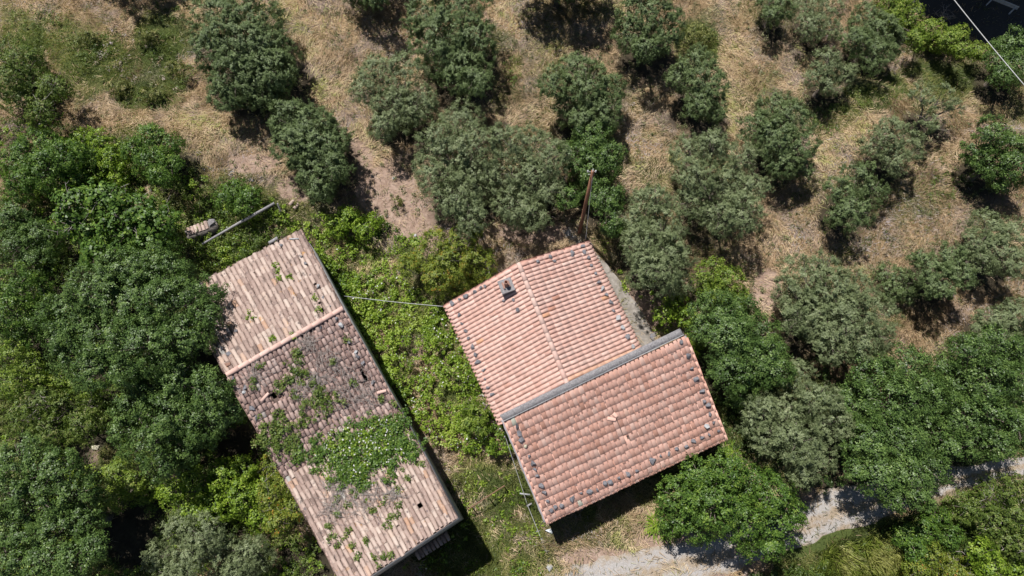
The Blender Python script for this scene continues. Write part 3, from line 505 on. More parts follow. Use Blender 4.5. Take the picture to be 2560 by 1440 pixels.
for (px, py, R), lab in zip([(2320, -60, 2.4), (2390, 5, 2.0), (2450, 25, 2.2), (2520, 62, 2.0), (2590, 90, 2.0), (2420, -60, 2.6), (2510, -30, 2.6), (2600, 20, 2.6)],
        ['leftmost of those shading the asphalt', 'second from the left of those shading the asphalt', 'standing over the guardrail end', 'right of the guardrail', 'at the right edge, nearest the corner tree', 'behind the leftmost one', 'behind the guardrail', 'behind the one at the right edge']):
    q = [float(v) for v in ground(px, py)]; k = (7.5 - q[2]) / S.z
    tall(q[0] + S.x * k, q[1] + S.y * k, R * 1.1, 7.5 - float(gz(q[0] + S.x * k, q[1] + S.y * k)), 'tall roadside tree ' + lab)

# ------------------------------------------------------------------ ground cover nobody could count
def inpoly(px, py, poly):
    r = np.zeros(len(px), bool); n = len(poly)
    for i in range(n):
        x1, y1 = poly[i]; x2, y2 = poly[(i + 1) % n]
        if y1 == y2: continue
        c = ((y1 > py) != (y2 > py)) & (px < (x2 - x1) * (py - y1) / (y2 - y1) + x1); r ^= c
    return r
HOUSES = [[(1118, 770), (1295, 662), (1465, 612), (1595, 868), (1700, 828), (1805, 1095), (1370, 1298), (1255, 1045)],
          [(460, 740), (750, 585), (1140, 1295), (930, 1440), (860, 1470)]]
ROADS = [[(1400, 1440), (1480, 1400), (1640, 1355), (1800, 1322), (1960, 1268), (2060, 1215), (2200, 1195), (2370, 1160), (2600, 1125), (2600, 1185), (2400, 1238), (2230, 1300), (2090, 1345), (2000, 1382), (1860, 1430), (1840, 1500), (1370, 1500)],
         [(2225, 0), (2300, 45), (2440, 100), (2640, 200), (2640, -100), (2225, -100)], [(1425, 590), (1470, 600), (1530, 680), (1590, 755), (1640, 850), (1600, 880), (1545, 780), (1500, 700)]]
def scatter(polys, n, thresh=None, margin=True):
    px = []; py = []
    allp = np.concatenate([np.array(p, float) for p in polys]); x0, y0 = allp.min(0); x1, y1 = allp.max(0)
    X = rng.uniform(x0, x1, n * 3); Y = rng.uniform(y0, y1, n * 3)
    ok = np.zeros(len(X), bool)
    for p in polys: ok |= inpoly(X, Y, p)
    for h in HOUSES: ok &= ~inpoly(X, Y, h)
    gx, gy, _z = ground(X, Y); jx = (fbm(gx, gy, .7, 77) - .5) * 55; jy = (fbm(gx, gy, .7, 78) - .5) * 40; rr_ = rng.random(len(X))
    for h, lk in zip(ROADS, (.09, .05, .28)): ok &= ~(inpoly(X + jx, Y + jy, h) & (rr_ > lk))
    X, Y = X[ok], Y[ok]; return X[:n], Y[:n]
def thicket(name, label, polys, area_px, kind, height, matk, seed, fill=1.0, white=0.0, cat='undergrowth'):
    LL, WW, cr, lai = SPEC[kind]
    npl = int(area_px * (.0195 ** 2) * lai * fill / (LL * WW * .5)); ncl = max(20, npl // 26)
    X, Y = scatter(polys, ncl); x, y, z = ground(X, Y, height * .5)
    n = len(x); hb = fbm(x, y, 1.5, seed); hs = fbm(x, y, .55, seed + 4)
    keep = (fbm(x, y, 1.1, seed + 9) > .36) | (rng.random(n) < .55)
    if name == 'undergrowth':                             # leaves cut away beside the oaks so the gaps read as black shade
        qx, qy = proj(x, y, z); keep &= ell(qx, qy, [(335, 1340, 75, 95), (600, 1120, 70, 60), (520, 890, 70, 60), (560, 1010, 40, 110), (250, 1120, 60, 50), (130, 860, 50, 40)]) + (hs - .5) * .8 < .5
    x, y, z, hb, hs = x[keep], y[keep], z[keep], hb[keep], hs[keep]; n = len(x)
    top = height * np.clip(.25 + 1.7 * (hb - .3) + .9 * (hs - .5), .08, 1.5)
    c = np.stack([x, y, z + top * rng.uniform(.55, 1.0, n)], 1); m = 26
    dd = unit(rng.normal(size=(n, m, 3))); rr = rng.random((n, m, 1)) ** .5
    P = c[:, None] + dd * rr * (cr * rng.uniform(.55, 1.2, n))[:, None, None] * np.array([1, 1, .7])
    Nn = unit(dd * .7 + np.array([0, 0, .8]) + rng.normal(size=(n, m, 3)) * .5)
    big = (fbm(x, y, 2.2, seed + 12) - .5)[:, None] * 1.1
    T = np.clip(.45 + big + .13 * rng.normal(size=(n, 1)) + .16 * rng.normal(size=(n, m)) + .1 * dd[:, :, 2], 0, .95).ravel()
    P = P.reshape(-1, 3); Nn = Nn.reshape(-1, 3)
    P[:, 2] = np.maximum(P[:, 2], gz(P[:, 0], P[:, 1]) + .02)
    if white:
        w = (rng.random(len(T)) < white) & (fbm(P[:, 0], P[:, 1], .8, seed + 20) > .52) & (Nn[:, 2] > .5); T[w] = rng.uniform(.98, 1, w.sum()); P[w, 2] += .08
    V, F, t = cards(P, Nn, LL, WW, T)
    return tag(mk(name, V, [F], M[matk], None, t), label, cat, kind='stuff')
LEFT = [(-40, 300), (120, 300), (300, 340), (480, 420), (600, 460), (720, 520), (745, 560), (620, 640), (480, 720), (560, 940), (780, 1340), (870, 1470), (-40, 1460)]
thicket('undergrowth', 'dense mixed undergrowth of leafy scrub on the left around the trees', [LEFT], 560000, 'scrub', 1.0, 'scrub', 30, .85)
thicket('undergrowth', 'bright leafy creepers growing among the scrub on the left', [LEFT], 560000, 'bramble', 1.15, 'bramble', 50, .38, .004)
thicket('bramble_thicket', 'bright green bramble thicket with white blossoms between the two buildings',
        [[(760, 600), (900, 690), (1000, 690), (1110, 770), (1190, 930), (1250, 1050), (1290, 1130), (1230, 1140), (1080, 1110), (1000, 1000), (900, 850), (840, 720)]], 130000, 'bramble', 1.25, 'bramble', 70, 1.3, .022)
thicket('bramble_thicket', 'low scrubby brambles on the bank above the ruined roof and the bush',
        [[(745, 555), (860, 520), (960, 545), (1060, 600), (1010, 700), (860, 720), (790, 660), (720, 560)], [(460, 590), (560, 500), (700, 500), (750, 560), (620, 640), (520, 690)]], 90000, 'bramble', .55, 'bramble', 85, .8, .006)
thicket('low_scrub', 'low scrub growing in the lower right corner under the track',
        [[(1870, 1440), (2100, 1400), (2250, 1300), (2420, 1230), (2560, 1190), (2580, 1460), (1870, 1460)]], 150000, 'scrub', .55, 'scrub', 90, .8)
thicket('low_scrub', 'shaded scrub under the oaks at the right of the lower roof',
        [[(1700, 790), (1830, 740), (1990, 900), (2200, 870), (2560, 840), (2560, 1150), (2100, 1230), (1960, 1240), (1830, 1130), (1810, 1060)]], 260000, 'scrub', .5, 'darkoak', 95, .45)
thicket('green_weeds', 'patchy green weeds in the grassy alley between the two buildings',
        [[(1080, 1110), (1240, 1130), (1350, 1300), (1380, 1440), (930, 1460), (1150, 1290)]], 60000, 'bramble', .22, 'bramble', 99, .4, .006)
thicket('green_weeds', 'patchy green weeds along the concrete path beside the upper roof',
        [[(1480, 600), (1560, 610), (1700, 750), (1740, 830), (1640, 850), (1590, 760), (1530, 680)], [(1620, 1290), (1850, 1110), (1900, 1180), (1700, 1330)]], 36000, 'bramble', .35, 'bramble', 104, .5)

thicket('scattered_weeds', 'small grey green weeds and thistles dotted over the dry hillside',
        [[(120, 0), (1600, 0), (2560, 0), (2560, 760), (1900, 760), (1600, 640), (1400, 560), (1000, 560), (450, 400), (200, 300)]], 1300000, 'scrub', .18, 'weed', 120, .12, cat='weeds')
thicket('scattered_weeds', 'greyish lilac thistle heads in loose patches on the upper hillside',
        [[(180, 120), (300, 60), (460, 120), (520, 230), (330, 240)], [(820, 60), (1000, 120), (980, 200), (860, 160)], [(1820, 20), (1960, 60), (2050, 130), (1960, 130), (1840, 100)], [(1540, 200), (1640, 240), (1600, 330), (1550, 280)], [(2060, 580), (2260, 560), (2240, 640), (2100, 620)]], 90000, 'scrub', .22, 'lilac', 130, .45, cat='weeds')
thicket('soft_weeds', 'tall soft green weeds in patches across the upper slope',
        [[(20, 0), (140, 20), (190, 90), (120, 130), (20, 60)], [(170, 90), (260, 80), (290, 130), (220, 170), (160, 130)], [(340, 70), (430, 80), (440, 150), (360, 150)], [(250, 200), (400, 215), (420, 270), (300, 265)], [(430, 150), (490, 170), (490, 230), (440, 220)], [(380, 0), (470, 0), (460, 50), (400, 50)], [(1690, 50), (1790, 60), (1800, 150), (1730, 150)], [(2100, 220), (2240, 200), (2300, 240), (2160, 280)], [(2010, 270), (2120, 260), (2130, 330), (2030, 340)], [(1250, 130), (1310, 150), (1290, 230), (1260, 220)], [(2350, 380), (2420, 420), (2380, 520), (2320, 500)]], 110000, 'scrub', .40, 'scrub', 140, 1.6, cat='weeds')
def grass(name, label, n, sel, matk, lmin, lmax, wd, lo, hi, seed, cat='grass', poly=None, comb=1.0, tb=0.0):
    P0 = poly or [[(-60, -60), (2620, -60), (2620, 1500), (-60, 1500)]]
    X, Y = scatter(P0, n); x, y, z = ground(X, Y)
    g, s, d = cover(x, y, z); keep = rng.random(len(x)) < sel(g, s, d, x, y)
    x, y, z = x[keep], y[keep], z[keep]; n = len(x)
    ang = 6.28 * 1.6 * fbm(x, y, 3.0, seed) + rng.normal(size=n) * (.5 / comb) + 1.1 * fbm(x, y, .5, seed + 3)
    el = rng.uniform(lo, hi, n); L = rng.uniform(lmin, lmax, n) * (.55 + .9 * fbm(x, y, 1.2, seed + 6))
    dr = np.stack([np.cos(ang) * np.cos(el), np.sin(ang) * np.cos(el), np.sin(el)], 1)
    sd = np.stack([-np.sin(ang), np.cos(ang), 0 * ang], 1) * (wd * rng.uniform(.5, 1.2, n))[:, None] * .5
    b = np.stack([x, y, z - .01], 1); hump = .38 * fbm(x, y, .55, seed + 8)[:, None] ** 2 * np.array([0, 0, 1.]); b = b + hump
    mid = b + dr * (L * .55)[:, None]; tip = mid + (dr * np.array([1, 1, .3])) * (L * .45)[:, None]
    V = np.stack([b - sd, b + sd, mid + sd * .8, tip, mid - sd * .8], 1).reshape(-1, 3)
    F = np.arange(5 * n).reshape(n, 5)
    T = np.clip(.5 + tb + (fbm(x, y, 2.6, seed + 13) - .5) * 1.6 + (fbm(x, y, .45, seed + 14) - .5) * 1.0 + .11 * rng.normal(size=n), 0, 1)
    return tag(mk(name, V, [F], M[matk], None, T), label, cat, kind='stuff')
def notroad(x, y): 
    return 1.0
def zone(x, y): return sstep(.46, .58, fbm(x, y, 2.4, 61))
grass('dry_grass', 'straw coloured dry grass lying in swirls on the hillside', 430000, lambda g, s, d, x, y: (1 - g) * (1 - .85 * s) * (1 - d) * (1 - .75 * zone(x, y)), 'dry', .20, .46, .019, .1, .8, 40)
grass('dry_weeds', 'greyish pink dead thistles and weeds on the hillside', 260000, lambda g, s, d, x, y: (1 - g) * (1 - .85 * s) * (1 - d) * (.12 + zone(x, y) * .88), 'lilac', .12, .30, .018, .3, 1.2, 41, comb=.4)
grass('green_grass', 'green and yellowish grass growing in patches over the whole ground', 420000, lambda g, s, d, x, y: np.clip(g + .12, 0, 1) * (1 - .8 * s) * (1 - d), 'green', .14, .36, .020, .35, 1.3, 42, comb=.6)
grass('long_grass', 'tall sweeping green grass tuft beside the gravel track', 7000, lambda g, s, d, x, y: sstep(.30, .62, fbm(x, y, .8, 9)) * (1 - .7 * sstep(.3, .6, rng.random(len(x)) * 0 + fbm(x, y, 2.2, 19) * 0)), 'longgrass', .55, 1.15, .026, .35, 1.15, 43,
      poly=[[(1960, 1430), (2020, 1400), (2120, 1350), (2210, 1325), (2250, 1370), (2260, 1440), (2060, 1470), (1960, 1460)]], comb=.7, tb=.05)
def iris(px, py, n, L, lab):
    x, y, z = [float(v) for v in ground(px, py)]; root = empty('strap_leaf_plant', lab, 'plant', (x, y, z)); V = []; F = []; T = []
    for k in range(n):
        a = random.uniform(0, 6.28); e = random.uniform(.5, 1.25); l = L * random.uniform(.6, 1.1); bx, by = random.gauss(0, .16), random.gauss(0, .16)
        dx, dy = math.cos(a), math.sin(a); sx, sy = -dy * .028, dx * .028; o = len(V)
        for t, w in ((0, 1), (.4, 1.1), (.75, .8), (1.0, .05)):
            r = l * t * math.cos(e) * (1 + .3 * t); h = l * (math.sin(e) * t - .55 * t * t)
            V += [(bx + dx * r - sx * w, by + dy * r - sy * w, h + .04), (bx + dx * r + sx * w, by + dy * r + sy * w, h + .04)]
        F += [(o + 2 * i, o + 2 * i + 1, o + 2 * i + 3, o + 2 * i + 2) for i in range(3)]; T += [random.uniform(.3, .8)] * 3
    mk('leaves', V, [np.array(F)], M['bramble'], root, T)
iris(1640, 1310, 150, .75, 'strap leaved plant at the corner of the bright tree below the lower roof')
iris(1672, 1325, 90, .6, 'second strap leaved plant right beside the track under the bright tree')
iris(1820, 1140, 130, .7, 'strap leaved plant by the right corner of the lower roof')
iris(1838, 1160, 80, .6, 'small strap leaved plant between the roof corner and the bright tree')

# ------------------------------------------------------------------ roofs
def P3(px, py, z):
    x, y = at_z(px, py, z); return np.array([float(x), float(y), z])
class Patch:                                              # u along the eave, v down the slope
    def __init__(s, A, B, Cc, Dd): s.c = (A, B, Cc, Dd)   # A top-left, B top-right, C bottom-right, D bottom-left (v=0 is the top)
    def at(s, u, v):
        A, B, Cc, Dd = s.c; return (A * (1 - u) + B * u) * (1 - v) + (Dd * (1 - u) + Cc * u) * v
    def frame(s, u, v):
        e = .01; p = s.at(u, v); dv = s.at(u, v + e) - s.at(u, v - e); du = s.at(u + e, v) - s.at(u - e, v)
        dv /= np.linalg.norm(dv); n = np.cross(du, dv); n /= np.linalg.norm(n)
        if n[2] < 0: n = -n
        return p, np.cross(dv, n), dv, n
    def hit(s, px, py):
        A, B, Cc, Dd = s.c; n = np.cross(B - A, Dd - A); r = np.array([float(q) for q in rays(px, py)]); o = np.array([0, 0, CAMZ])
        m = (A + B + Cc + Dd) / 4; n = np.cross(Cc - A, Dd - B); return o + r * (np.dot(m - o, n) / np.dot(r, n)), (n if n[2] > 0 else -n) / np.linalg.norm(n)
ARCH = .8
def arc(r, n=8): 
    t = np.linspace(math.pi, 0, n); return np.stack([np.cos(t) * r, np.sin(t) * r * ARCH], 1)
def coppo(L, r0, r1, lift0, lift1, inv=False):
    """a tapered half-round tile: verts (across, along, up)"""
    a0, a1 = arc(r0), arc(r1); th = .02; a2 = arc(r1 - th)
    s = -1 if inv else 1
    V = [(x, 0, lift0 + s * z) for x, z in a0] + [(x, L, lift1 + s * z) for x, z in a1] + [(x, L, lift1 + s * z) for x, z in a2] + [(x, L * .5, (lift0 + lift1) / 2 + s * z) for x, z in arc((r0 + r1) / 2 - th)]
    n = 8; F = [(i, i + 1, n + i + 1, n + i) for i in range(n - 1)] + [(n + i, n + i + 1, 2 * n + i + 1, 2 * n + i) for i in range(n - 1)] + [(2 * n + i, 2 * n + i + 1, 3 * n + i + 1, 3 * n + i) for i in range(n - 1)]
    return np.array(V), np.array(F)
def tile_roof(name, patch, ncol, nrow, mat, parent, jit=.004, rotj=.012, miss=(), hue=0.0, slip=.0, r=.088, edge_orange=0, tcl=.12, dens_miss=0.0, wav=0.0, rk=.465, arch=.8, cht=-.2, chl=.075):
    global ARCH; ARCH = arch
    Lx = np.linalg.norm(patch.at(1, .5) - patch.at(0, .5)); Lv = np.linalg.norm(patch.at(.5, 1) - patch.at(.5, 0))
    pitch = Lx / ncol; r = pitch * rk; ex = Lv / nrow; L = ex * 1.22
    Vs, Fs, Ts, o = [], [], [], 0
    for inv in (True, False):
        cols = ncol + 1 if inv else ncol
        for i in range(cols):
            colt = random.gauss(0, tcl * .3); ph = random.uniform(-.06, .06)
            for j in range(nrow):
                u = (i + (0 if inv else .5)) / ncol; v = (j + (ph if not inv else .3)) / nrow; v = max(v, 0) if j == 0 else v
                if any((u - a) ** 2 / (b2 * b2) + ((j + .5) / nrow - c) ** 2 / (d2 * d2) < 1 for a, c, b2, d2 in miss): continue
                if not inv and dens_miss and random.random() < dens_miss: continue
                p, ax, ay, nn = patch.frame(min(u, 1), min(v, 1))
                hump = wav * (math.sin(u * 5.1 + 1) * math.sin(v * 4.3) + .6 * math.sin(v * 9 + u * 7))
                p = p + nn * (hump + .0) + ax * random.gauss(0, jit) + ay * random.gauss(0, slip)
                Lt = L if j < nrow - 1 else ex * 1.0
                T, F = coppo(Lt, r * (.82 if not inv else 1.0), r * (1.0 if not inv else .85), .030 if not inv else chl, .055 if not inv else chl + .015, inv)
                ang = random.gauss(0, rotj); ca, sa = math.cos(ang), math.sin(ang)
                x = T[:, 0] * ca - T[:, 1] * sa; y = T[:, 0] * sa + T[:, 1] * ca; z = T[:, 2] + random.gauss(0, jit * .8) + y * random.gauss(0, jit)
                Vs.append(p + x[:, None] * ax + y[:, None] * ay + z[:, None] * nn); Fs.append(F + o); o += len(T)
                t = .52 + colt + random.gauss(0, tcl) + hue
                t = min(t, .955)
                if random.random() < .004: t = random.choice([.0, 1.0])
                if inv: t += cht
                if edge_orange and j >= 0 and u > 1 - edge_orange / ncol: t = .97
                Ts += [min(max(t, 0), 1)] * len(F)
    return mk(name, np.concatenate(Vs), [np.concatenate(Fs)], mat, parent, Ts)
def sheet(name, patch, mat, parent, lo=-.02, th=.08, ng=24, holes=()):
    V = []; F = []
    for k in (lo, lo - th):
        for j in range(ng + 1):
            for i in range(ng + 1):
                p, ax, ay, nn = patch.frame(i / ng, j / ng); V.append(p + nn * k)
    n1 = (ng + 1) ** 2
    for j in range(ng):
        for i in range(ng):
            u, v = (i + .5) / ng, (j + .5) / ng
            if any((u - a) ** 2 / (b * b) + (v - c) ** 2 / (d * d) < 1 for a, c, b, d in holes): continue
            a = j * (ng + 1) + i; F.append((a, a + 1, a + ng + 2, a + ng + 1)); F.append((a + n1, a + ng + 1 + n1, a + ng + 2 + n1, a + 1 + n1))
    for i in range(ng):
        for a, b in ((i, i + 1), (ng * (ng + 1) + i, ng * (ng + 1) + i + 1), (i * (ng + 1), (i + 1) * (ng + 1)), (i * (ng + 1) + ng, (i + 1) * (ng + 1) + ng)):
            F.append((a, b, b + n1, a + n1))
    return mk(name, V, [np.array(F)], mat, parent)
ARCH = .8
def ridge(name, A, B, n, mat, parent, r=.12, lift=.06):
    A = np.array(A, float); B = np.array(B, float); d = (B - A); Lr = np.linalg.norm(d); d /= Lr; s = np.cross(d, [0, 0, 1]); s /= np.linalg.norm(s); up = np.cross(s, d)
    Vs, Fs, Ts, o = [], [], [], 0
    for k in range(n):
        T, F = coppo(Lr / n * 1.12, r * .88, r, lift, lift + .03); p = A + d * Lr * k / n; a = random.gauss(0, .012)
        x = T[:, 0] * math.cos(a) - T[:, 1] * math.sin(a); y = T[:, 0] * math.sin(a) + T[:, 1] * math.cos(a)
        Vs.append(p + x[:, None] * s + y[:, None] * d + T[:, 2][:, None] * up); Fs.append(F + o); o += len(T); Ts += [min(1, max(0, .72 + random.gauss(0, .08)))] * len(F)
    return mk(name, np.concatenate(Vs), [np.concatenate(Fs)], mat, parent, Ts)
def wall_ring(name, pts_top, zb, th, mat, parent, nrm_in=None):
    """vertical walls under a closed list of top points (x,y,z), thickness th inwards"""
    P = [np.array(p, float) for p in pts_top]; c = sum(P) / len(P); V = []; F = []
    n = len(P)
    for i in range(n):
        p = P[i]; a = P[i - 1] - p; b = P[(i + 1) % n] - p; a = a[:2] / np.linalg.norm(a[:2]); b = b[:2] / np.linalg.norm(b[:2])
        w = a + b; cr = abs(a[0] * b[1] - a[1] * b[0])
        w = (w / max(cr, .2)) if cr > .15 else np.array([-(P[(i + 1) % n] - P[i - 1])[1], (P[(i + 1) % n] - P[i - 1])[0]]) / np.linalg.norm((P[(i + 1) % n] - P[i - 1])[:2])
        if np.dot(w, (c - p)[:2]) < 0: w = -w
        q = p.copy(); q[:2] += w * th
        V += [(p[0], p[1], zb), tuple(p), (q[0], q[1], zb), tuple(q)]
    for i in range(n):
        a, b = 4 * i, 4 * ((i + 1) % n)
        F += [(a, b, b + 1, a + 1), (a + 2, a + 3, b + 3, b + 2), (a + 1, b + 1, b + 3, a + 3), (a, a + 2, b + 2, b)]
    return mk(name, V, [np.array(F)], mat, parent)

# --- the tiled house: upper gabled block, lower lean-to block behind a cement parapet
ZE, ZR, ZP, ZL = 2.65, 3.55, 3.95, 2.65
NLe = P3(1113, 766, ZE); NRi = P3(1296, 660, ZR); NRe = P3(1470, 607, ZE)
SLe = P3(1246, 1049, ZE); SRi = P3(1412, 948, ZR); SRe = P3(1600, 874, ZE)
house = empty('stone_house', 'stone house with pale terracotta tile roofs held down by stones', 'house', (4.2, 8.0, 0)); 
house.location = (0, 0, 0)
_a = P3(1249, 1036, ZP); _b = P3(1700, 820, ZP)
def to_parapet(p, q):                                   # run the line p>q on until it passes under the parapet
    d = (q - p)[:2]; e = (_b - _a)[:2]; w = (_a - p)[:2]; k = (w[0] * e[1] - w[1] * e[0]) / (d[0] * e[1] - d[1] * e[0])
    return p + (q - p) * (k + .03)
SLe = to_parapet(NLe, SLe); SRi = to_parapet(NRi, SRi); SRe = to_parapet(NRe, SRe)
pw = Patch(SRi, NRi, NLe, SLe)      # west slope: u from south to north
pe = Patch(NRi, SRi, SRe, NRe)
rw = tile_roof('roof', pw, 30, 11, M['tile_new'], house, hue=.03, rotj=.012, tcl=.11, arch=.7, wav=.012)
re_ = tile_roof('roof', pe, 30, 10, M['tile_new'], house, hue=.03, rotj=.012, tcl=.11, arch=.7, edge_orange=1.6, wav=.012)
rw['label'] = 'west slope of the upper roof, pale tiles'; re_['label'] = 'east slope of the upper roof, pale tiles with one orange row'
sheet('underlay', pw, M['under'], rw); sheet('underlay', pe, M['under'], re_)
ARCH = .8
ridge('ridge_tiles', NRi + (0, 0, .03), SRi + (0, 0, .03), 14, M['tile_new'], house, .135, .10)
# lower block
TLo = P3(1262, 1047, ZP - .12); TRo = P3(1712, 840, ZP - .12); BRo = P3(1812, 1095, ZL); BLo = P3(1370, 1303, ZL)
pl = Patch(TLo, TRo, BRo, BLo)
rl = tile_roof('roof', pl, 41, 14, M['tile_mid'], house, jit=.005, rotj=.018, tcl=.13, slip=.009, rk=.50, hue=.04, arch=.31, cht=-.03, chl=.058, miss=[(.515, .42, .008, .14), (.53, .62, .007, .05)], wav=.008)
rl['label'] = 'lower roof of small weathered tiles edged with stones'
sheet('underlay', pl, M['under'], rl)
# loose tile lying on the lower roof
def loose_tile(px, py, patch, ang, lab, mat, parent=None, L=.42):
    p, nn = patch.hit(px, py); T, F = coppo(L, .07, .088, .08, .08); T[:, 1] -= L / 2; ca, sa = math.cos(ang), math.sin(ang)
    x = T[:, 0] * ca - T[:, 1] * sa; y = T[:, 0] * sa + T[:, 1] * ca
    V = np.stack([x, y, T[:, 2]], 1); z = Vector(nn); q = z.to_track_quat('Z', 'Y').to_matrix()
    V = np.array([tuple(q @ Vector(v)) for v in V]); o = mk('loose_tile', V, [F], mat, None, [.7] * len(F)); o.location = Vector(p) + z * .06
    return tag(o, lab, 'roof tile', 'loose tiles lying on the roofs')
loose_tile(1527, 1047, pl, .95, 'slipped terracotta tile lying askew in the middle of the lower roof', M['tile_mid'])
loose_tile(1536, 1037, pl, .35, 'broken tile lying beside the slipped one on the lower roof', M['tile_mid'], L=.25)
# parapet: along the north edge of the lower block
a0 = P3(1250, 1037, ZP); a1 = P3(1699, 821, ZP); b1 = P3(1709, 836, ZP); b0 = P3(1259, 1052, ZP)
V = []; ng = 40
for k in range(ng + 1):
    t = k / ng; A = a0 * (1 - t) + a1 * t; B = b0 * (1 - t) + b1 * t
    jz = .02 * (random.random() - .5); A = A + (0, 0, jz); B = B + (0, 0, jz + .01)
    dd = (B - A); dd /= np.linalg.norm(dd)
    mid = A * .82 + B * .18 + np.array([0, 0, .035])
    V += [tuple(A - (0, 0, .5)), tuple(A), tuple(mid), tuple(B + dd * .02 * random.random() - (0, 0, .02)), tuple(B - (0, 0, .22))]
F = [(5 * k + j, 5 * k + 5 + j, 5 * k + 6 + j, 5 * k + 1 + j) for k in range(ng) for j in range(4)] + [(0, 1, 2, 3), (5 * ng, 5 * ng + 3, 5 * ng + 2, 5 * ng + 1)]
mk('parapet', V, [np.array(F)], M['cement'], house)
# pale line of lime at the parapet's tile side
V = []; 
for k in range(ng * 2 + 1):
    t = k / (ng * 2); B = (b0 * (1 - t) + b1 * t); q = B + np.array([.1, -.22, -.0]) * (.08 + .09 * random.random())
    V += [tuple(B + (0, 0, .012)), tuple(B + (.01, -.03, .02)), tuple(q + (0, 0, -.05))]
F = [(3 * k + j, 3 * k + 3 + j, 3 * k + 4 + j, 3 * k + 1 + j) for k in range(ng * 2) for j in range(2)]
mk('mortar_fillet', V, [np.array(F)], M['palestone'], house)
def inset(pts, d, dz):
    P = [np.array(p, float) for p in pts]; c = sum(P) / len(P)
    return [p + np.append((c - p)[:2] / np.linalg.norm((c - p)[:2]) * d, dz) for p in P]
w1 = wall_ring('wall', inset([SLe, NLe, NRi, NRe, SRe, SRi], .16, -.14), -1.2, .35, M['rubble'], house)
w2 = wall_ring('wall', inset([TLo + (0, 0, .05), TRo + (0, 0, .05), BRo, BLo], .05, -.13), -1.3, .35, M['plaster'], house)
w1['label'] = 'rubble walls of the upper block'; w2['label'] = 'grey plastered walls of the lower block'
# verge mortar along the roof edges
def verge(A, B, w, h, mat, parent, off=0.0, name='verge'):
    A = np.array(A, float); B = np.array(B, float); d = (B - A) / np.linalg.norm(B - A); s = np.cross(d, [0, 0, 1]); s /= np.linalg.norm(s); n = 30; V = []
    for k in range(n + 1):
        p = A + (B - A) * k / n; j = random.uniform(-.015, .015)
        for x, z in ((-w / 2 + j, -h), (-w / 2 + j, 0), (w / 2 + j, 0), (w / 2 + j, -h)): V.append(p + s * (x + off) + np.array([0, 0, z]))
    F = [(4 * k + j, 4 * k + 4 + j, 4 * k + 4 + (j + 1) % 4, 4 * k + (j + 1) % 4) for k in range(n) for j in range(4)] + [(0, 1, 2, 3), (4 * n, 4 * n + 3, 4 * n + 2, 4 * n + 1)]
    return mk(name, V, [np.array(F)], mat, parent)
verge(NLe + (0, 0, .0), NRi + (0, 0, .0), .10, .12, M['mortar'], house); verge(NRi, NRe, .10, .12, M['mortar'], house)
verge(TLo, BLo, .22, .14, M['plaster'], house, .07); verge(TRo, BRo, .12, .14, M['plaster'], house)
# chimney on the west slope near the north verge
cp, cn = pw.hit(1266, 722)
ch = D.objects.new('chimney', None); C.objects.link(ch); ch.parent = house; ch.location = cp; 
ridge_dir = (SRi - NRi); ch.rotation_euler = (0, 0, math.atan2(ridge_dir[1], ridge_dir[0]) + math.pi / 2)
V, F = box(-.30, .30, -.31, .31, -.3, .42); mk('shaft', V, [F], M['cement'], ch)
bm = bmesh.new(); bmesh.ops.create_cube(bm, size=1); bmesh.ops.scale(bm, vec=(.70, .72, .09), verts=bm.verts); bmesh.ops.translate(bm, vec=(0, 0, .47), verts=bm.verts)
bmesh.ops.bevel(bm, geom=bm.edges[:], offset=.012, segments=1); me = D.meshes.new('cap_slab'); bm.to_mesh(me); bm.free(); me.materials.append(M['cement'])
o = D.objects.new('cap_slab', me); C.objects.link(o); o.parent = ch
prof = [(.14, .51), (.125, .6), (.085, .66), (.085, .9), (.10, .93), (.10, 1.0), (.075, 1.0), (.07, .7)]
n = 14; V = [(r * math.cos(2 * math.pi * k / n), r * math.sin(2 * math.pi * k / n) + .02, z) for r, z in prof for k in range(n)]
F = [(i * n + k, i * n + (k + 1) % n, (i + 1) * n + (k + 1) % n, (i + 1) * n + k) for i in range(len(prof) - 1) for k in range(n)]
mk('chimney_pot', V, [np.array(F)], M['pot'], ch)
# the two leaning clay tiles that shield the pot
for s in (-1, 1):
    T, F = coppo(.34, .06, .08, 0, 0); T = T @ np.array(Matrix.Rotation(s * 1.0, 3, 'Y')).T; T[:, 0] += s * .15; T[:, 1] -= .16; T[:, 2] += .60
    mk('shield_tile', T, [F], M['pot'], ch)

# --- the long ruined building
ZN, ZRR, ZV, ZS = 3.2, 3.95, 3.15, 4.15
ruin = empty('ruined_building', 'long ruined building with lichened tile roof overgrown by brambles', 'building', (0, 0, 0))
RNl = P3(450, 738, ZN); RNr = P3(752, 578, ZN); RRl = P3(569, 938, ZRR); RRr = P3(856, 774, ZRR)
RVl = P3(712, 1192, ZV); RVr = P3(1008, 1045, ZV); RSl = P3(868, 1478, ZS); RSr = P3(1141, 1297, ZS)
pn = Patch(RRr, RRl, RNl, RNr); ps = Patch(RRl, RRr, RVr, RVl); pt = Patch(RSr, RSl, RVl, RVr)
H1 = [(.955, .05, .012, .07)]
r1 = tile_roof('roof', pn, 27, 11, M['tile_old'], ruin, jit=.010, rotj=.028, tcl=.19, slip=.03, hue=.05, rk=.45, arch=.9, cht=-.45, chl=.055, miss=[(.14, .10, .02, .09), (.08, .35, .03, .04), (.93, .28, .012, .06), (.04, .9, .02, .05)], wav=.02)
r2 = tile_roof('roof', ps, 27, 17, M['tile_dark'], ruin, jit=.010, rotj=.030, tcl=.15, slip=.022, rk=.46, arch=.7, cht=-.3, chl=.06, miss=[(.22, .35, .035, .05), (.91, .31, .012, .07), (.90, .55, .016, .08), (.30, .42, .02, .03)], dens_miss=.018, wav=.04)
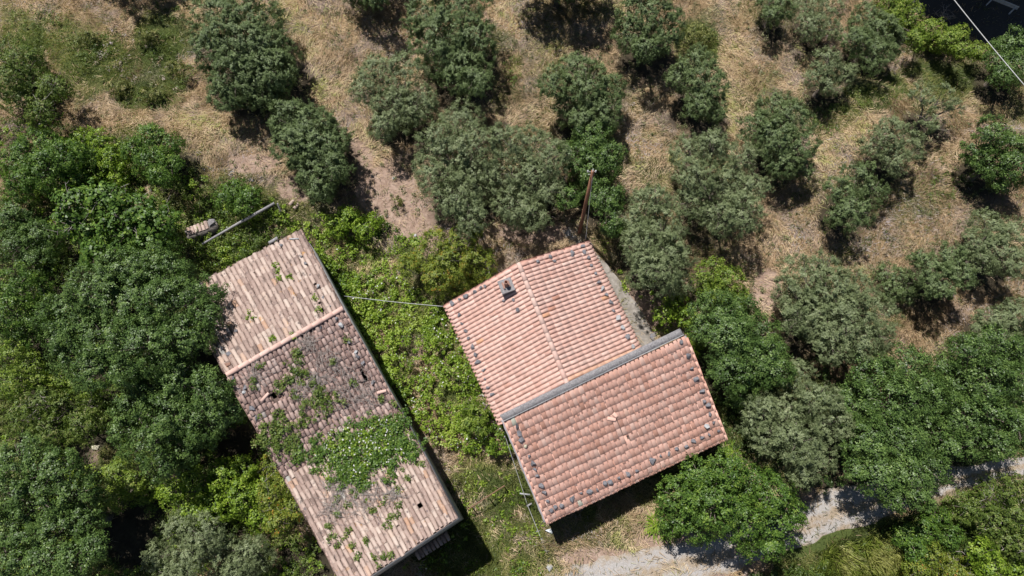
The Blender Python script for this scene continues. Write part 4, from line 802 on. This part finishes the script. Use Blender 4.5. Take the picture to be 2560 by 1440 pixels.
r3 = tile_roof('roof', pt, 27, 15, M['tile_old'], ruin, jit=.010, rotj=.028, tcl=.19, slip=.04, hue=.02, rk=.45, arch=.9, cht=-.45, chl=.055, miss=[(.20, .24, .03, .05), (.17, .19, .025, .02), (.30, .1, .01, .04)], wav=.02)
r1['label'] = 'north slope of the ruined roof, pale and lichened'; r2['label'] = 'dark sagging middle slope of the ruined roof'; r3['label'] = 'south end slope of the ruined roof with a black hole'
sheet('underlay', pn, M['mortar'], r1, holes=[(.14, .10, .02, .03)]); sheet('underlay', ps, M['under'], r2, holes=[(.22, .35, .03, .045), (.91, .31, .03, .05), (.90, .55, .03, .06)])
sheet('underlay', pt, M['mortar'], r3, holes=[(.20, .24, .03, .04)], ng=36)
ridge('ridge_tiles', RRl + (0, 0, .06), RRr + (0, 0, .06), 11, M['tile_new'], ruin, .135, .04)
wr = wall_ring('wall', inset([RNl, RRl, RVl, RSl, RSr, RVr, RRr, RNr], .0, -.16), -1.8, .4, M['whiteplaster'], ruin)
for A, B in ((RNr, RRr), (RRr, RVr), (RVr, RSr)): verge(A + (0, 0, -.03), B + (0, 0, -.03), .15, .14, M['mortar'], ruin, 0)
for A, B in ((RNl, RRl), (RRl, RVl), (RVl, RSl)): verge(A + (0, 0, -.0), B + (0, 0, -.0), .12, .14, M['mortar'], ruin, 0)
V, F = box(0, 1, 0, 1, 0, 1)
fl = [RNl, RNr, RSr, RSl]; mk('floor', [(p[0], p[1], z) for z in (-1.1, -.75) for p in fl], [np.array([(0, 1, 2, 3), (4, 5, 6, 7)])], M['nearblack'], ruin)  # near-black sheets inside the walls, below the roof holes

# ------------------------------------------------------------------ stones on the roofs: every one a thing
def stone_mesh(r, flat=.6, seed=0):
    rs = random.Random(seed); bm = bmesh.new(); sx = rs.uniform(.8, 1.35); npt = rs.choice((9, 11, 14))
    for _ in range(npt):
        v = Vector((rs.gauss(0, 1), rs.gauss(0, 1), rs.gauss(0, 1))).normalized() * r * rs.uniform(.8, 1.1); v.z *= flat; v.x *= sx; bm.verts.new(v)
    res = bmesh.ops.convex_hull(bm, input=bm.verts); 
    bmesh.ops.delete(bm, geom=[g for g in res['geom_interior'] if isinstance(g, bmesh.types.BMVert)], context='VERTS')
    me = D.meshes.new('roof_stone'); bm.to_mesh(me); bm.free(); return me
ORD = ['first', 'second', 'third', 'fourth', 'fifth', 'sixth', 'seventh', 'eighth', 'ninth', 'tenth', 'eleventh', 'twelfth', 'thirteenth', 'fourteenth', 'fifteenth', 'sixteenth', 'seventeenth', 'eighteenth', 'nineteenth', 'twentieth', 'twenty first', 'twenty second', 'twenty third']
sid = 0
def stones(lst, patch, where, grp):
    global sid
    for k, it in enumerate(lst):
        px, py, r = it[:3]; col = it[3] if len(it) > 3 else 'stone'
        p, nn = patch.hit(px, py); R = r * random.uniform(.84, 1.02) * (1.18 if grp == G2 else 1.0) * float(depth(*p)) / FPX; sid += 1
        me = stone_mesh(R, .72, sid); me.materials.append(M[col]); o = D.objects.new('roof_stone', me); C.objects.link(o)
        o.location = Vector(p) + Vector(nn) * (.10 + R * .42); o.rotation_euler = (random.uniform(-.3, .3), random.uniform(-.3, .3), random.uniform(0, 6.28))
        look = {'stone': 'dark grey', 'palestone': 'pale grey', 'creamstone': 'cream coloured round', 'redstone': 'reddish brown'}[col]
        size = 'large ' if r >= 9 else 'small ' if r <= 5 else ''
        tag(o, f'{size}{look} stone, {ORD[k]} {where}', 'stone', grp)
G1 = 'stones weighing down the lower roof'; G2 = 'stones weighing down the upper roof'; G3 = 'stones lying on the ruined roof'
stones([(1288, 1063, 10), (1297, 1082, 8), (1303, 1097, 10), (1313, 1115, 6, 'creamstone'), (1321, 1138, 6), (1329, 1156, 9), (1335, 1174, 7), (1342, 1191, 7), (1352, 1213, 9), (1359, 1231, 8), (1368, 1251, 6)], pl, 'from the parapet down the left edge of the lower roof', G1)
stones([(1376, 1274, 7), (1387, 1266, 7), (1402, 1263, 8), (1429, 1245, 9), (1451, 1231, 6), (1472, 1227, 8), (1491, 1222, 6), (1511, 1207, 8), (1523, 1203, 8), (1546, 1193, 6), (1567, 1182, 8), (1590, 1175, 6), (1630, 1151, 11), (1650, 1140, 6), (1669, 1133, 6), (1691, 1121, 6), (1713, 1115, 8), (1731, 1101, 7), (1753, 1094, 7), (1771, 1086, 6), (1794, 1077, 7)], pl, 'from the left corner along the eave of the lower roof', G1)
stones([(1700, 855, 7), (1717, 888, 10), (1726, 921, 7), (1738, 948, 8), (1752, 978, 7), (1758, 1003, 7), (1768, 1013, 10), (1774, 1034, 7), (1783, 1056, 6), (1764, 1065, 9, 'palestone')], pl, 'from the parapet down the right edge of the lower roof', G1)
stones([(1342, 657, 6), (1373, 645, 6), (1384, 655, 5), (1428, 640, 5), (1429, 632, 7), (1455, 618, 6), (1459, 632, 6)], pe, 'from the ridge along the upper roof top edge', G2)
stones([(1469, 646, 6), (1476, 666, 5), (1487, 686, 4), (1494, 706, 7), (1503, 723, 6, 'palestone'), (1513, 740, 6), (1525, 758, 6), (1531, 779, 5), (1543, 798, 9, 'palestone'), (1554, 821, 8, 'palestone'), (1567, 845, 7), (1580, 868, 6, 'palestone')], pe, 'down the right edge of the upper roof', G2)
stones([(1133, 760, 6), (1151, 751, 5), (1166, 742, 7), (1188, 732, 6), (1204, 721, 5), (1214, 717, 5)], pw, 'from the left corner toward the chimney', G2)
stones([(1149, 788, 5), (1157, 808, 6), (1167, 828, 5), (1172, 846, 5), (1183, 868, 7), (1191, 887, 7), (1195, 906, 6), (1210, 925, 5), (1213, 947, 4), (1222, 968, 5), (1233, 988, 6)], pw, 'down the left edge of the upper roof', G2)
stones([(1261, 754, 5), (1284, 750, 5), (1294, 776, 6)], pw, 'of three lying below the chimney', G2)
stones([(705, 617, 6), (755, 645, 5), (766, 661, 6), (798, 718, 8, 'palestone'), (812, 745, 6), (829, 767, 4)], pn, 'down the right edge of the ruined roof above its ridge', G3)
stones([(843, 798, 7), (853, 814, 9, 'palestone'), (804, 819, 6), (873, 856, 7), (890, 881, 6, 'palestone'), (895, 891, 6), (909, 908, 7), (934, 957, 6)], ps, 'down the right edge of the ruined roof below its ridge', G3)
stones([(593, 830, 6), (559, 874, 6), (576, 887, 8), (573, 912, 9, 'redstone')], pn, 'down the left edge of the ruined roof above its ridge', G3)
stones([(585, 946, 7), (612, 967, 9), (612, 982, 7, 'palestone'), (633, 1020, 8), (641, 1048, 7)], ps, 'down the left edge of the ruined roof below its ridge', G3)
loose_tile(665, 993, ps, 1.95, 'pale tile lying crosswise on the left of the dark ruined slope', M['tile_new'], L=.5)
loose_tile(955, 980, ps, 1.3, 'pale tile lying crosswise near the right edge of the dark ruined slope', M['tile_new'], L=.45)
def slat(px, py, patch, L, w, ang, lab, mat):
    p, nn = patch.hit(px, py); V, F = box(-L / 2, L / 2, -w / 2, w / 2, -.015, .015); o = mk('wood_slat', V, [F], mat)
    o.location = Vector(p) + Vector(nn) * .17; o.rotation_euler = (.1, -.1, ang); tag(o, lab, 'board')
slat(686, 605, pn, .52, .15, .55, 'grey board lying near the upper edge of the ruined roof', M['wood'])
slat(738, 601, pn, .5, .07, -.02, 'pale narrow slat lying on the upper right corner of the ruined roof', M['palestone'])

# brambles and dead stems growing on the ruined roof
def roof_green(name, label, lst, patch, kind, matk, hgt, dens, white=0.0, stuff=True):
    LL, WW, cr, lai = SPEC[kind]; Ps, Ns, Ts = [], [], []
    for (px, py, r) in lst:
        p, nn = patch.hit(px, py); R = r * float(depth(*p)) / FPX; n = max(3, int(dens * 9 * (R / cr) ** 2)); m = 22
        q = rng.normal(size=(n, 2)) * R * .5; c = np.stack([p[0] + q[:, 0], p[1] + q[:, 1], 0 * q[:, 0]], 1)
        c[:, 2] = p[2] - (nn[0] * q[:, 0] + nn[1] * q[:, 1]) / nn[2] + .12 + hgt * rng.random(n) * np.exp(-(q ** 2).sum(1) / (R * R))
        dd = unit(rng.normal(size=(n, m, 3))); P = c[:, None] + dd * rng.random((n, m, 1)) ** .5 * cr * .75 * np.array([1, 1, .6]); P[:, :, 2] = np.maximum(P[:, :, 2], c[:, None, 2] - .06)
        Ps.append(P.reshape(-1, 3)); Ns.append(unit(dd * .7 + np.array([0, 0, .8]) + rng.normal(size=(n, m, 3)) * .5).reshape(-1, 3))
        Ts.append(np.clip(.5 + .12 * rng.normal(size=(n, 1)) + .18 * rng.normal(size=(n, m)), 0, .95).ravel())
    P = np.concatenate(Ps); N_ = np.concatenate(Ns); T = np.concatenate(Ts)
    if white: w = (rng.random(len(T)) < white) & (N_[:, 2] > .55); T[w] = rng.uniform(.98, 1, w.sum()); P[w, 2] += .07
    V, F, t = cards(P, N_, LL * .9, WW * .9, T); return tag(mk(name, V, [F], M[matk], None, t), label, 'creeper', kind='stuff')
roof_green('bramble_thicket', 'flowering bramble mass spreading over the collapsed middle of the ruined roof',
   [(830, 1050, 45), (880, 1070, 50), (930, 1060, 50), (990, 1070, 42), (790, 1090, 45), (800, 1140, 40), (750, 1130, 34), (870, 1140, 55), (930, 1140, 55), (985, 1120, 40), (1040, 1110, 20), (860, 1190, 40), (900, 1190, 35), (1010, 1110, 30), (820, 1020, 28), (1030, 1150, 20), (990, 1170, 22), (970, 1200, 15)], pt, 'bramble', 'oak', .38, .50, .0)
roof_green('bramble_thicket', 'white flowering bright tips of the bramble mass on the ruined roof', [(860, 1080, 60), (940, 1090, 60), (900, 1150, 60), (980, 1130, 40), (850, 1130, 50)], pt, 'bramble', 'bramble', .45, .22, .09)
roof_green('bramble_thicket', 'bramble shoots climbing from the flowering mass up the dark ruined slope',
   [(738, 885, 14), (740, 905, 18), (745, 930, 20), (720, 950, 16), (705, 970, 18), (760, 940, 14), (800, 985, 22), (790, 1000, 22), (810, 1020, 26), (770, 1010, 14), (700, 1050, 26), (680, 1080, 30), (720, 1080, 28), (690, 1120, 32), (735, 1110, 24), (650, 1095, 20), (750, 1060, 12), (637, 970, 10), (655, 915, 8), (640, 955, 7), (835, 905, 5), (885, 960, 9), (870, 850, 8), (985, 1010, 12), (1000, 1040, 14), (960, 1000, 12), (790, 960, 14), (830, 985, 14), (745, 990, 14), (760, 1030, 14), (775, 1060, 16), (740, 1130, 18), (660, 1060, 14), (860, 1010, 12)], ps, 'bramble', 'scrub', .28, .42, .0)
roof_green('creeper', 'small green tufts sprouting between the tiles of the ruined north slope',
   [(630, 790, 11), (695, 680, 7), (690, 660, 5), (700, 700, 6), (790, 745, 6), (800, 775, 6), (735, 842, 8), (685, 850, 6), (725, 695, 4)], pn, 'bramble', 'bramble', .06, .3)
roof_green('creeper', 'trailing green tufts on the south end slope of the ruined roof',
   [(960, 1250, 14), (1000, 1225, 14), (985, 1290, 16), (975, 1310, 12), (1000, 1265, 12), (930, 1280, 8), (920, 1350, 8), (835, 1340, 14), (850, 1360, 12), (870, 1330, 8), (880, 1365, 10), (945, 1400, 14), (960, 1390, 10), (975, 1385, 8), (895, 1390, 7), (1020, 1200, 10), (820, 1320, 12), (1050, 1160, 10), (845, 1290, 10), (890, 1230, 14), (840, 1250, 14), (870, 1270, 9)], pt, 'bramble', 'scrub', .10, .32, .0)
# dead bramble stems: countless thin stems
def dead_stems(lst, patch, n, lab):
    L = []
    for (px, py, r) in lst:
        for _ in range(n):
            qx, qy = px + random.gauss(0, r * .5), py + random.gauss(0, r * .5); p, nn = patch.hit(qx, qy); a = random.uniform(0, 6.28); l = random.uniform(.25, .7)
            p = Vector(p) + Vector(nn) * .14; d = Vector((math.cos(a), math.sin(a), 0)); d -= Vector(nn) * d.dot(Vector(nn))
            L.append(([p, p + d * l * .5 + Vector((0, 0, .1)), p + d * l], [.010, .009, .006], 3))
    tag(tubes('dead_stems', L, M['twig'], None), lab, 'stems', kind='stuff')
dead_stems([(850, 930, 50), (900, 960, 50), (860, 990, 45), (920, 1000, 40), (800, 950, 35), (820, 900, 35), (760, 980, 30), (640, 940, 25), (770, 860, 20)], ps, 60, 'tangled dead grey bramble stems on the dark slope of the ruined roof')
dead_stems([(860, 1240, 45), (900, 1260, 40), (930, 1230, 35), (830, 1270, 30), (985, 1240, 20), (840, 1220, 30)], pt, 55, 'tangled dead grey stems on the south end of the ruined roof')

# ------------------------------------------------------------------ poles, beams, rails, cables
def gp(px, py, z=0.0):
    x, y, g_ = [float(v) for v in ground(px, py)]; return Vector((x, y, g_ + z))
pb = gp(1448, 584); top_xy = None
pole = empty('utility_pole', 'tall reddish brown wooden pole standing behind the upper roof', 'pole', pb)
# top of the pole is seen at (1482, 428)
best = None
for zt in np.arange(2.5, 9, .1):
    x, y = at_z(1482, 428, zt); d = math.hypot(float(x) - pb.x, float(y) - pb.y)
    if best is None or d / zt < best[0]: best = (d / zt, zt, float(x), float(y))
for zt in np.arange(3.0, 9, .1):
    x, y = at_z(1482, 428, zt); d = math.hypot(float(x) - pb.x, float(y) - pb.y)
    if d < .35: best = (d, zt, float(x), float(y)); break
pt_ = Vector((best[2] - pb.x, best[3] - pb.y, best[1] - pb.z)); print('POLE', best, pb[:])
tubes('shaft', [([(0, 0, -.3), pt_ * .5, pt_], [.115, .10, .085], 10)], M['rustpole'], pole)
tubes('bracket', [([pt_ + Vector((-.25, 0, -.08)), pt_ + Vector((.15, .02, -.05))], [.018, .018], 5), ([pt_, pt_ + Vector((0, 0, .22))], [.025, .02], 6), ([pt_ + Vector((-.2, 0, -.35)), pt_ + Vector((.1, 0, -.3))], [.018, .018], 5)], M['metal'], pole)
for dx in (-.24, .14): tubes('insulator', [([pt_ + Vector((dx, 0, -.08)), pt_ + Vector((dx, 0, .06))], [.03, .04], 7)], M['palestone'], pole)
pw_top = pb + pt_
def wire(a, b, sag, r, name, lab, mat='cable', cat='cable'):
    a = Vector(a); b = Vector(b); pts = [a.lerp(b, k / 20) - Vector((0, 0, sag * 4 * (k / 20) * (1 - k / 20))) for k in range(21)]
    return tag(tubes(name, [(pts, [r] * 21, 5)], M[mat], None), lab, cat)
wire(pw_top + Vector((.02, 0, -.1)), Vector(P3(1464, 600, 2.9)), .05, .012, 'service_cable', 'thin cable dropping from the wooden pole to the upper roof corner')
wire(P3(860, 740, 3.4), NLe + (-.05, 0, 0), .12, .016, 'service_cable', 'pale cable strung between the ruined building and the upper roof')
wire(P3(2370, -20, 6.0), P3(2580, 235, 6.0), .05, .024, 'overhead_cable', 'thick pale cable crossing the upper right corner')
wire(P3(1263, 1090, 2.2), gp(1318, 1262, .35), .02, .013, 'hose', 'pale hose running down the alley along the lower block wall')
wire(gp(1318, 1262, .35), gp(1368, 1385, .12), .02, .013, 'hose', 'pale hose continuing past the terrace edge toward the track')
p0 = gp(2262, 14); tag(tubes('thin_post', [([p0, Vector(P3(2278, -8, 1.2 + p0.z))], [.04, .035], 8)], M['metal'], None), 'thin pale metal post at the top edge in the bright hedge', 'post')

beam_a = P3(506, 610, 1.0); beam_b = P3(686, 508, 1.15)
tag(tubes('wooden_beam', [([beam_a, (beam_a + beam_b) / 2 + (0, 0, .03), beam_b], [.055, .07, .075], 8)], M['wood'], None), 'long weathered grey beam lying across the weeds above the ruined roof', 'beam')
ba2 = P3(610, 553, 1.0); bb2 = P3(672, 518, 1.05)
tag(tubes('wooden_beam', [([ba2, bb2], [.05, .05], 8)], M['wood'], None), 'short grey beam lashed beside the upper end of the long beam', 'beam')
q = gp(703, 533); q2 = Vector(P3(694, 509, q.z + 1.5)); tag(tubes('wooden_post', [([q, q2], [.05, .045], 8)], M['wood'], None), 'grey wooden post standing at the upper end of the long beam', 'post')
# ruined wall stub capped with tiles
wx = P3(500, 570, .45); wl = empty('wall_stub', 'broken wall stub capped with old tiles left of the long beam', 'wall', wx); wl.rotation_euler = (0, 0, .42)
V, F = box(-.85, .85, -.26, .26, -1.3, -.02); mk('masonry', V, [F], M['rubble'], wl)
for k in range(6):
    T, F = coppo(.5, .085, .10, .0, .02); T[:, 1] -= .25; T[:, 0] += -.62 + k * .2; T[:, 2] += random.uniform(0, .05); mk('cap_tile', T, [F], M['tile_old'], wl, [random.uniform(.4, .8)] * len(F))
me = stone_mesh(.24, .7, 900); me.materials.append(M['cement']); o = D.objects.new('cap_stone', me); C.objects.link(o); o.parent = wl; o.location = (.70, .05, .08)
for i, (px, py, a) in enumerate([(736, 503, -.5), (748, 512, -.55), (470, 655, .3)]):
    p = gp(px, py, .12); T, F = coppo(.42, .09, .11, 0, .02); o = mk('fallen_tile', T, [F], M['tile_old'], None, [.6] * len(F)); o.location = p; o.rotation_euler = (.15, 0, a + math.pi)
    tag(o, ['fallen roof tile on the soil, upper of two beside the elongated olive', 'fallen roof tile on the soil, lower of two beside the elongated olive', 'fallen roof tile among the weeds below the broken wall stub'][i], 'roof tile', 'fallen tiles on the ground')
# rusty rail in the alley
ra = gp(1172, 1274, .85); rb_ = gp(1262, 1216, .95); rail = empty('rusty_rail', 'rusty metal rail on short posts across the grassy alley', 'rail', (ra + rb_) / 2)
c_ = Vector(rail.location); tubes('bar', [([ra - c_, rb_ - c_], [.035, .035], 6)], M['rustmetal'], rail)
for f in (.1, .55, .98):
    p = ra.lerp(rb_, f) - c_; tubes('post', [([p + Vector((0, 0, -.9)), p], [.03, .03], 6)], M['rustmetal'], rail)
p = gp(1312, 1236, .5); V, F = box(-.26, .26, -.035, .035, -.02, .02); o = mk('wooden_board', V, [F], M['palestone']); o.location = p; o.rotation_euler = (0, .05, -.12); tag(o, 'short pale board beside the hose at the lower block wall', 'board')
p = gp(1323, 1262, .3); V, F = box(-.14, .14, -.04, .04, -.02, .02); o = mk('wooden_board', V, [F], M['wood']); o.location = p; o.rotation_euler = (0, .05, .5); tag(o, 'small grey board on the ground below the pale board', 'board')
# terrace edge: rubble stones and leaning slates
for i, (px, py, r, c) in enumerate([(1345, 1330, .15, 'stone'), (1358, 1352, .17, 'stone'), (1369, 1373, .15, 'stone'), (1372, 1398, .13, 'stone'), (1374, 1418, .22, 'palestone'), (1382, 1440, .16, 'stone')]):
    me = stone_mesh(r, .7, 300 + i); me.materials.append(M[c]); o = D.objects.new('rubble_stone', me); C.objects.link(o); o.location = gp(px, py, r * .4)
    tag(o, f'{"pale" if c == "palestone" else "dark"} rubble stone, {ORD[i]} down the terrace edge below the lower roof', 'stone', 'rubble along the terrace edge')
me = stone_mesh(.17, .35, 350); me.materials.append(M['plastic']); o = D.objects.new('plastic_sheet', me); C.objects.link(o); o.location = gp(1372, 1328, .15); tag(o, 'crumpled pale blue plastic sheet at the left corner of the lower roof', 'sheet')
# terracotta tiles stacked behind the ruin's south end, in its shade
st_ = gp(1090, 1362); stack = empty('tile_stack', 'stack of spare roof tiles in the shade below the ruined building', 'tile stack', st_); stack.rotation_euler = (0, 0, .55)
for r_ in range(3):
    for k in range(9):
        T, F = coppo(.42, .08, .10, 0, .02); T[:, 0] += -.95 + k * .21; T[:, 1] += -.2 + .12 * r_; T[:, 2] += .02 + .28 * (2 - r_) + random.uniform(0, .03); mk('tile', T, [F], M['tile_old'], stack, [random.uniform(.3, .7)] * len(F))
# pale rocks on the bank
for i, (px, py, r, c, lab) in enumerate([(578, 432, .2, 'palestone', 'pale flat rock at the edge of the dry clearing'), (630, 452, .16, 'stone', 'grey rock on the soil left of the elongated olive'), (930, 440, .12, 'stone', 'small dark rock on bare soil between two olives'), (985, 447, .14, 'palestone', 'pale rock on bare soil left of the paired olives'), (1040, 590, .16, 'palestone', 'pale rock on the bank above the yellow green bush'), (862, 703, .22, 'palestone', 'white rock in the brambles right of the ruined roof'), (1636, 842, .28, 'stone', 'dark rock pile at the end of the concrete path'), (240, 1118, .2, 'creamstone', 'cream rock among the scrub left of the middle oak')]):
    me = stone_mesh(r, .6, 400 + i); me.materials.append(M[c]); o = D.objects.new('rock', me); C.objects.link(o); o.location = gp(px, py, r * .35); tag(o, lab, 'rock')
# pole footing
ft = gp(1428, 588); me = stone_mesh(.5, .25, 470); me.materials.append(M['palestone']); o = D.objects.new('pole_footing', me); C.objects.link(o); o.location = ft; tag(o, 'broken pale concrete footing beside the wooden pole', 'footing')
# guardrail beyond the road
ga = gp(2405, -12, .65); gb = gp(2528, 38, .65); grl = empty('guardrail', 'grey metal guardrail along the far side of the asphalt road', 'guardrail', (ga + gb) / 2); c_ = Vector(grl.location)
d = (gb - ga).normalized(); up = Vector((0, 0, 1)); s = d.cross(up); V = []
prof = [(0, .15), (.05, .1), (0, .03), (0, -.03), (.05, -.1), (0, -.15)]
for e in (ga, gb):
    for x_, z_ in prof: V.append(tuple(e - c_ + s * x_ + up * z_))
mk('rail', V, [np.array([(i, i + 1, 7 + i, 6 + i) for i in range(5)])], M['metal'], grl)
for f in (.05, .5, .95): p = ga.lerp(gb, f) - c_; tubes('post', [([p + Vector((0, 0, -.8)), p + Vector((0, 0, .1))], [.05, .05], 6)], M['metal'], grl)
# dead shrub branches, lower right and upper right
def dead_shrub(px, py, R, n, lab):
    b = gp(px, py); root = empty('dead_shrub', lab, 'bush', b); L = []
    for _ in range(n):
        a = random.uniform(0, 6.28); e = random.uniform(.4, 1.2); q = Vector((math.cos(a) * math.cos(e), math.sin(a) * math.cos(e), math.sin(e))) * R * random.uniform(.7, 1.1); m_ = q * .5 + Vector((random.gauss(0, .08), random.gauss(0, .08), .1))
        L.append(([Vector((0, 0, 0)), m_, q], [.03, .02, .008], 5))
        for _ in range(6):
            s_ = m_.lerp(q, random.uniform(0, .95)); L.append(([s_, s_ + Vector((random.gauss(0, .22), random.gauss(0, .22), random.uniform(.05, .25)))], [.012, .005], 3))
    tubes('branches', L, M['twig'], root)
dead_shrub(2475, 1262, 1.25, 11, 'bare pale dead branches rising in the lower right shrubs')
dead_shrub(2350, 45, .9, 9, 'bare grey dead branches at the edge of the asphalt road')
print('FACES', sum(len(o.data.polygons) for o in D.objects if o.type == 'MESH'))
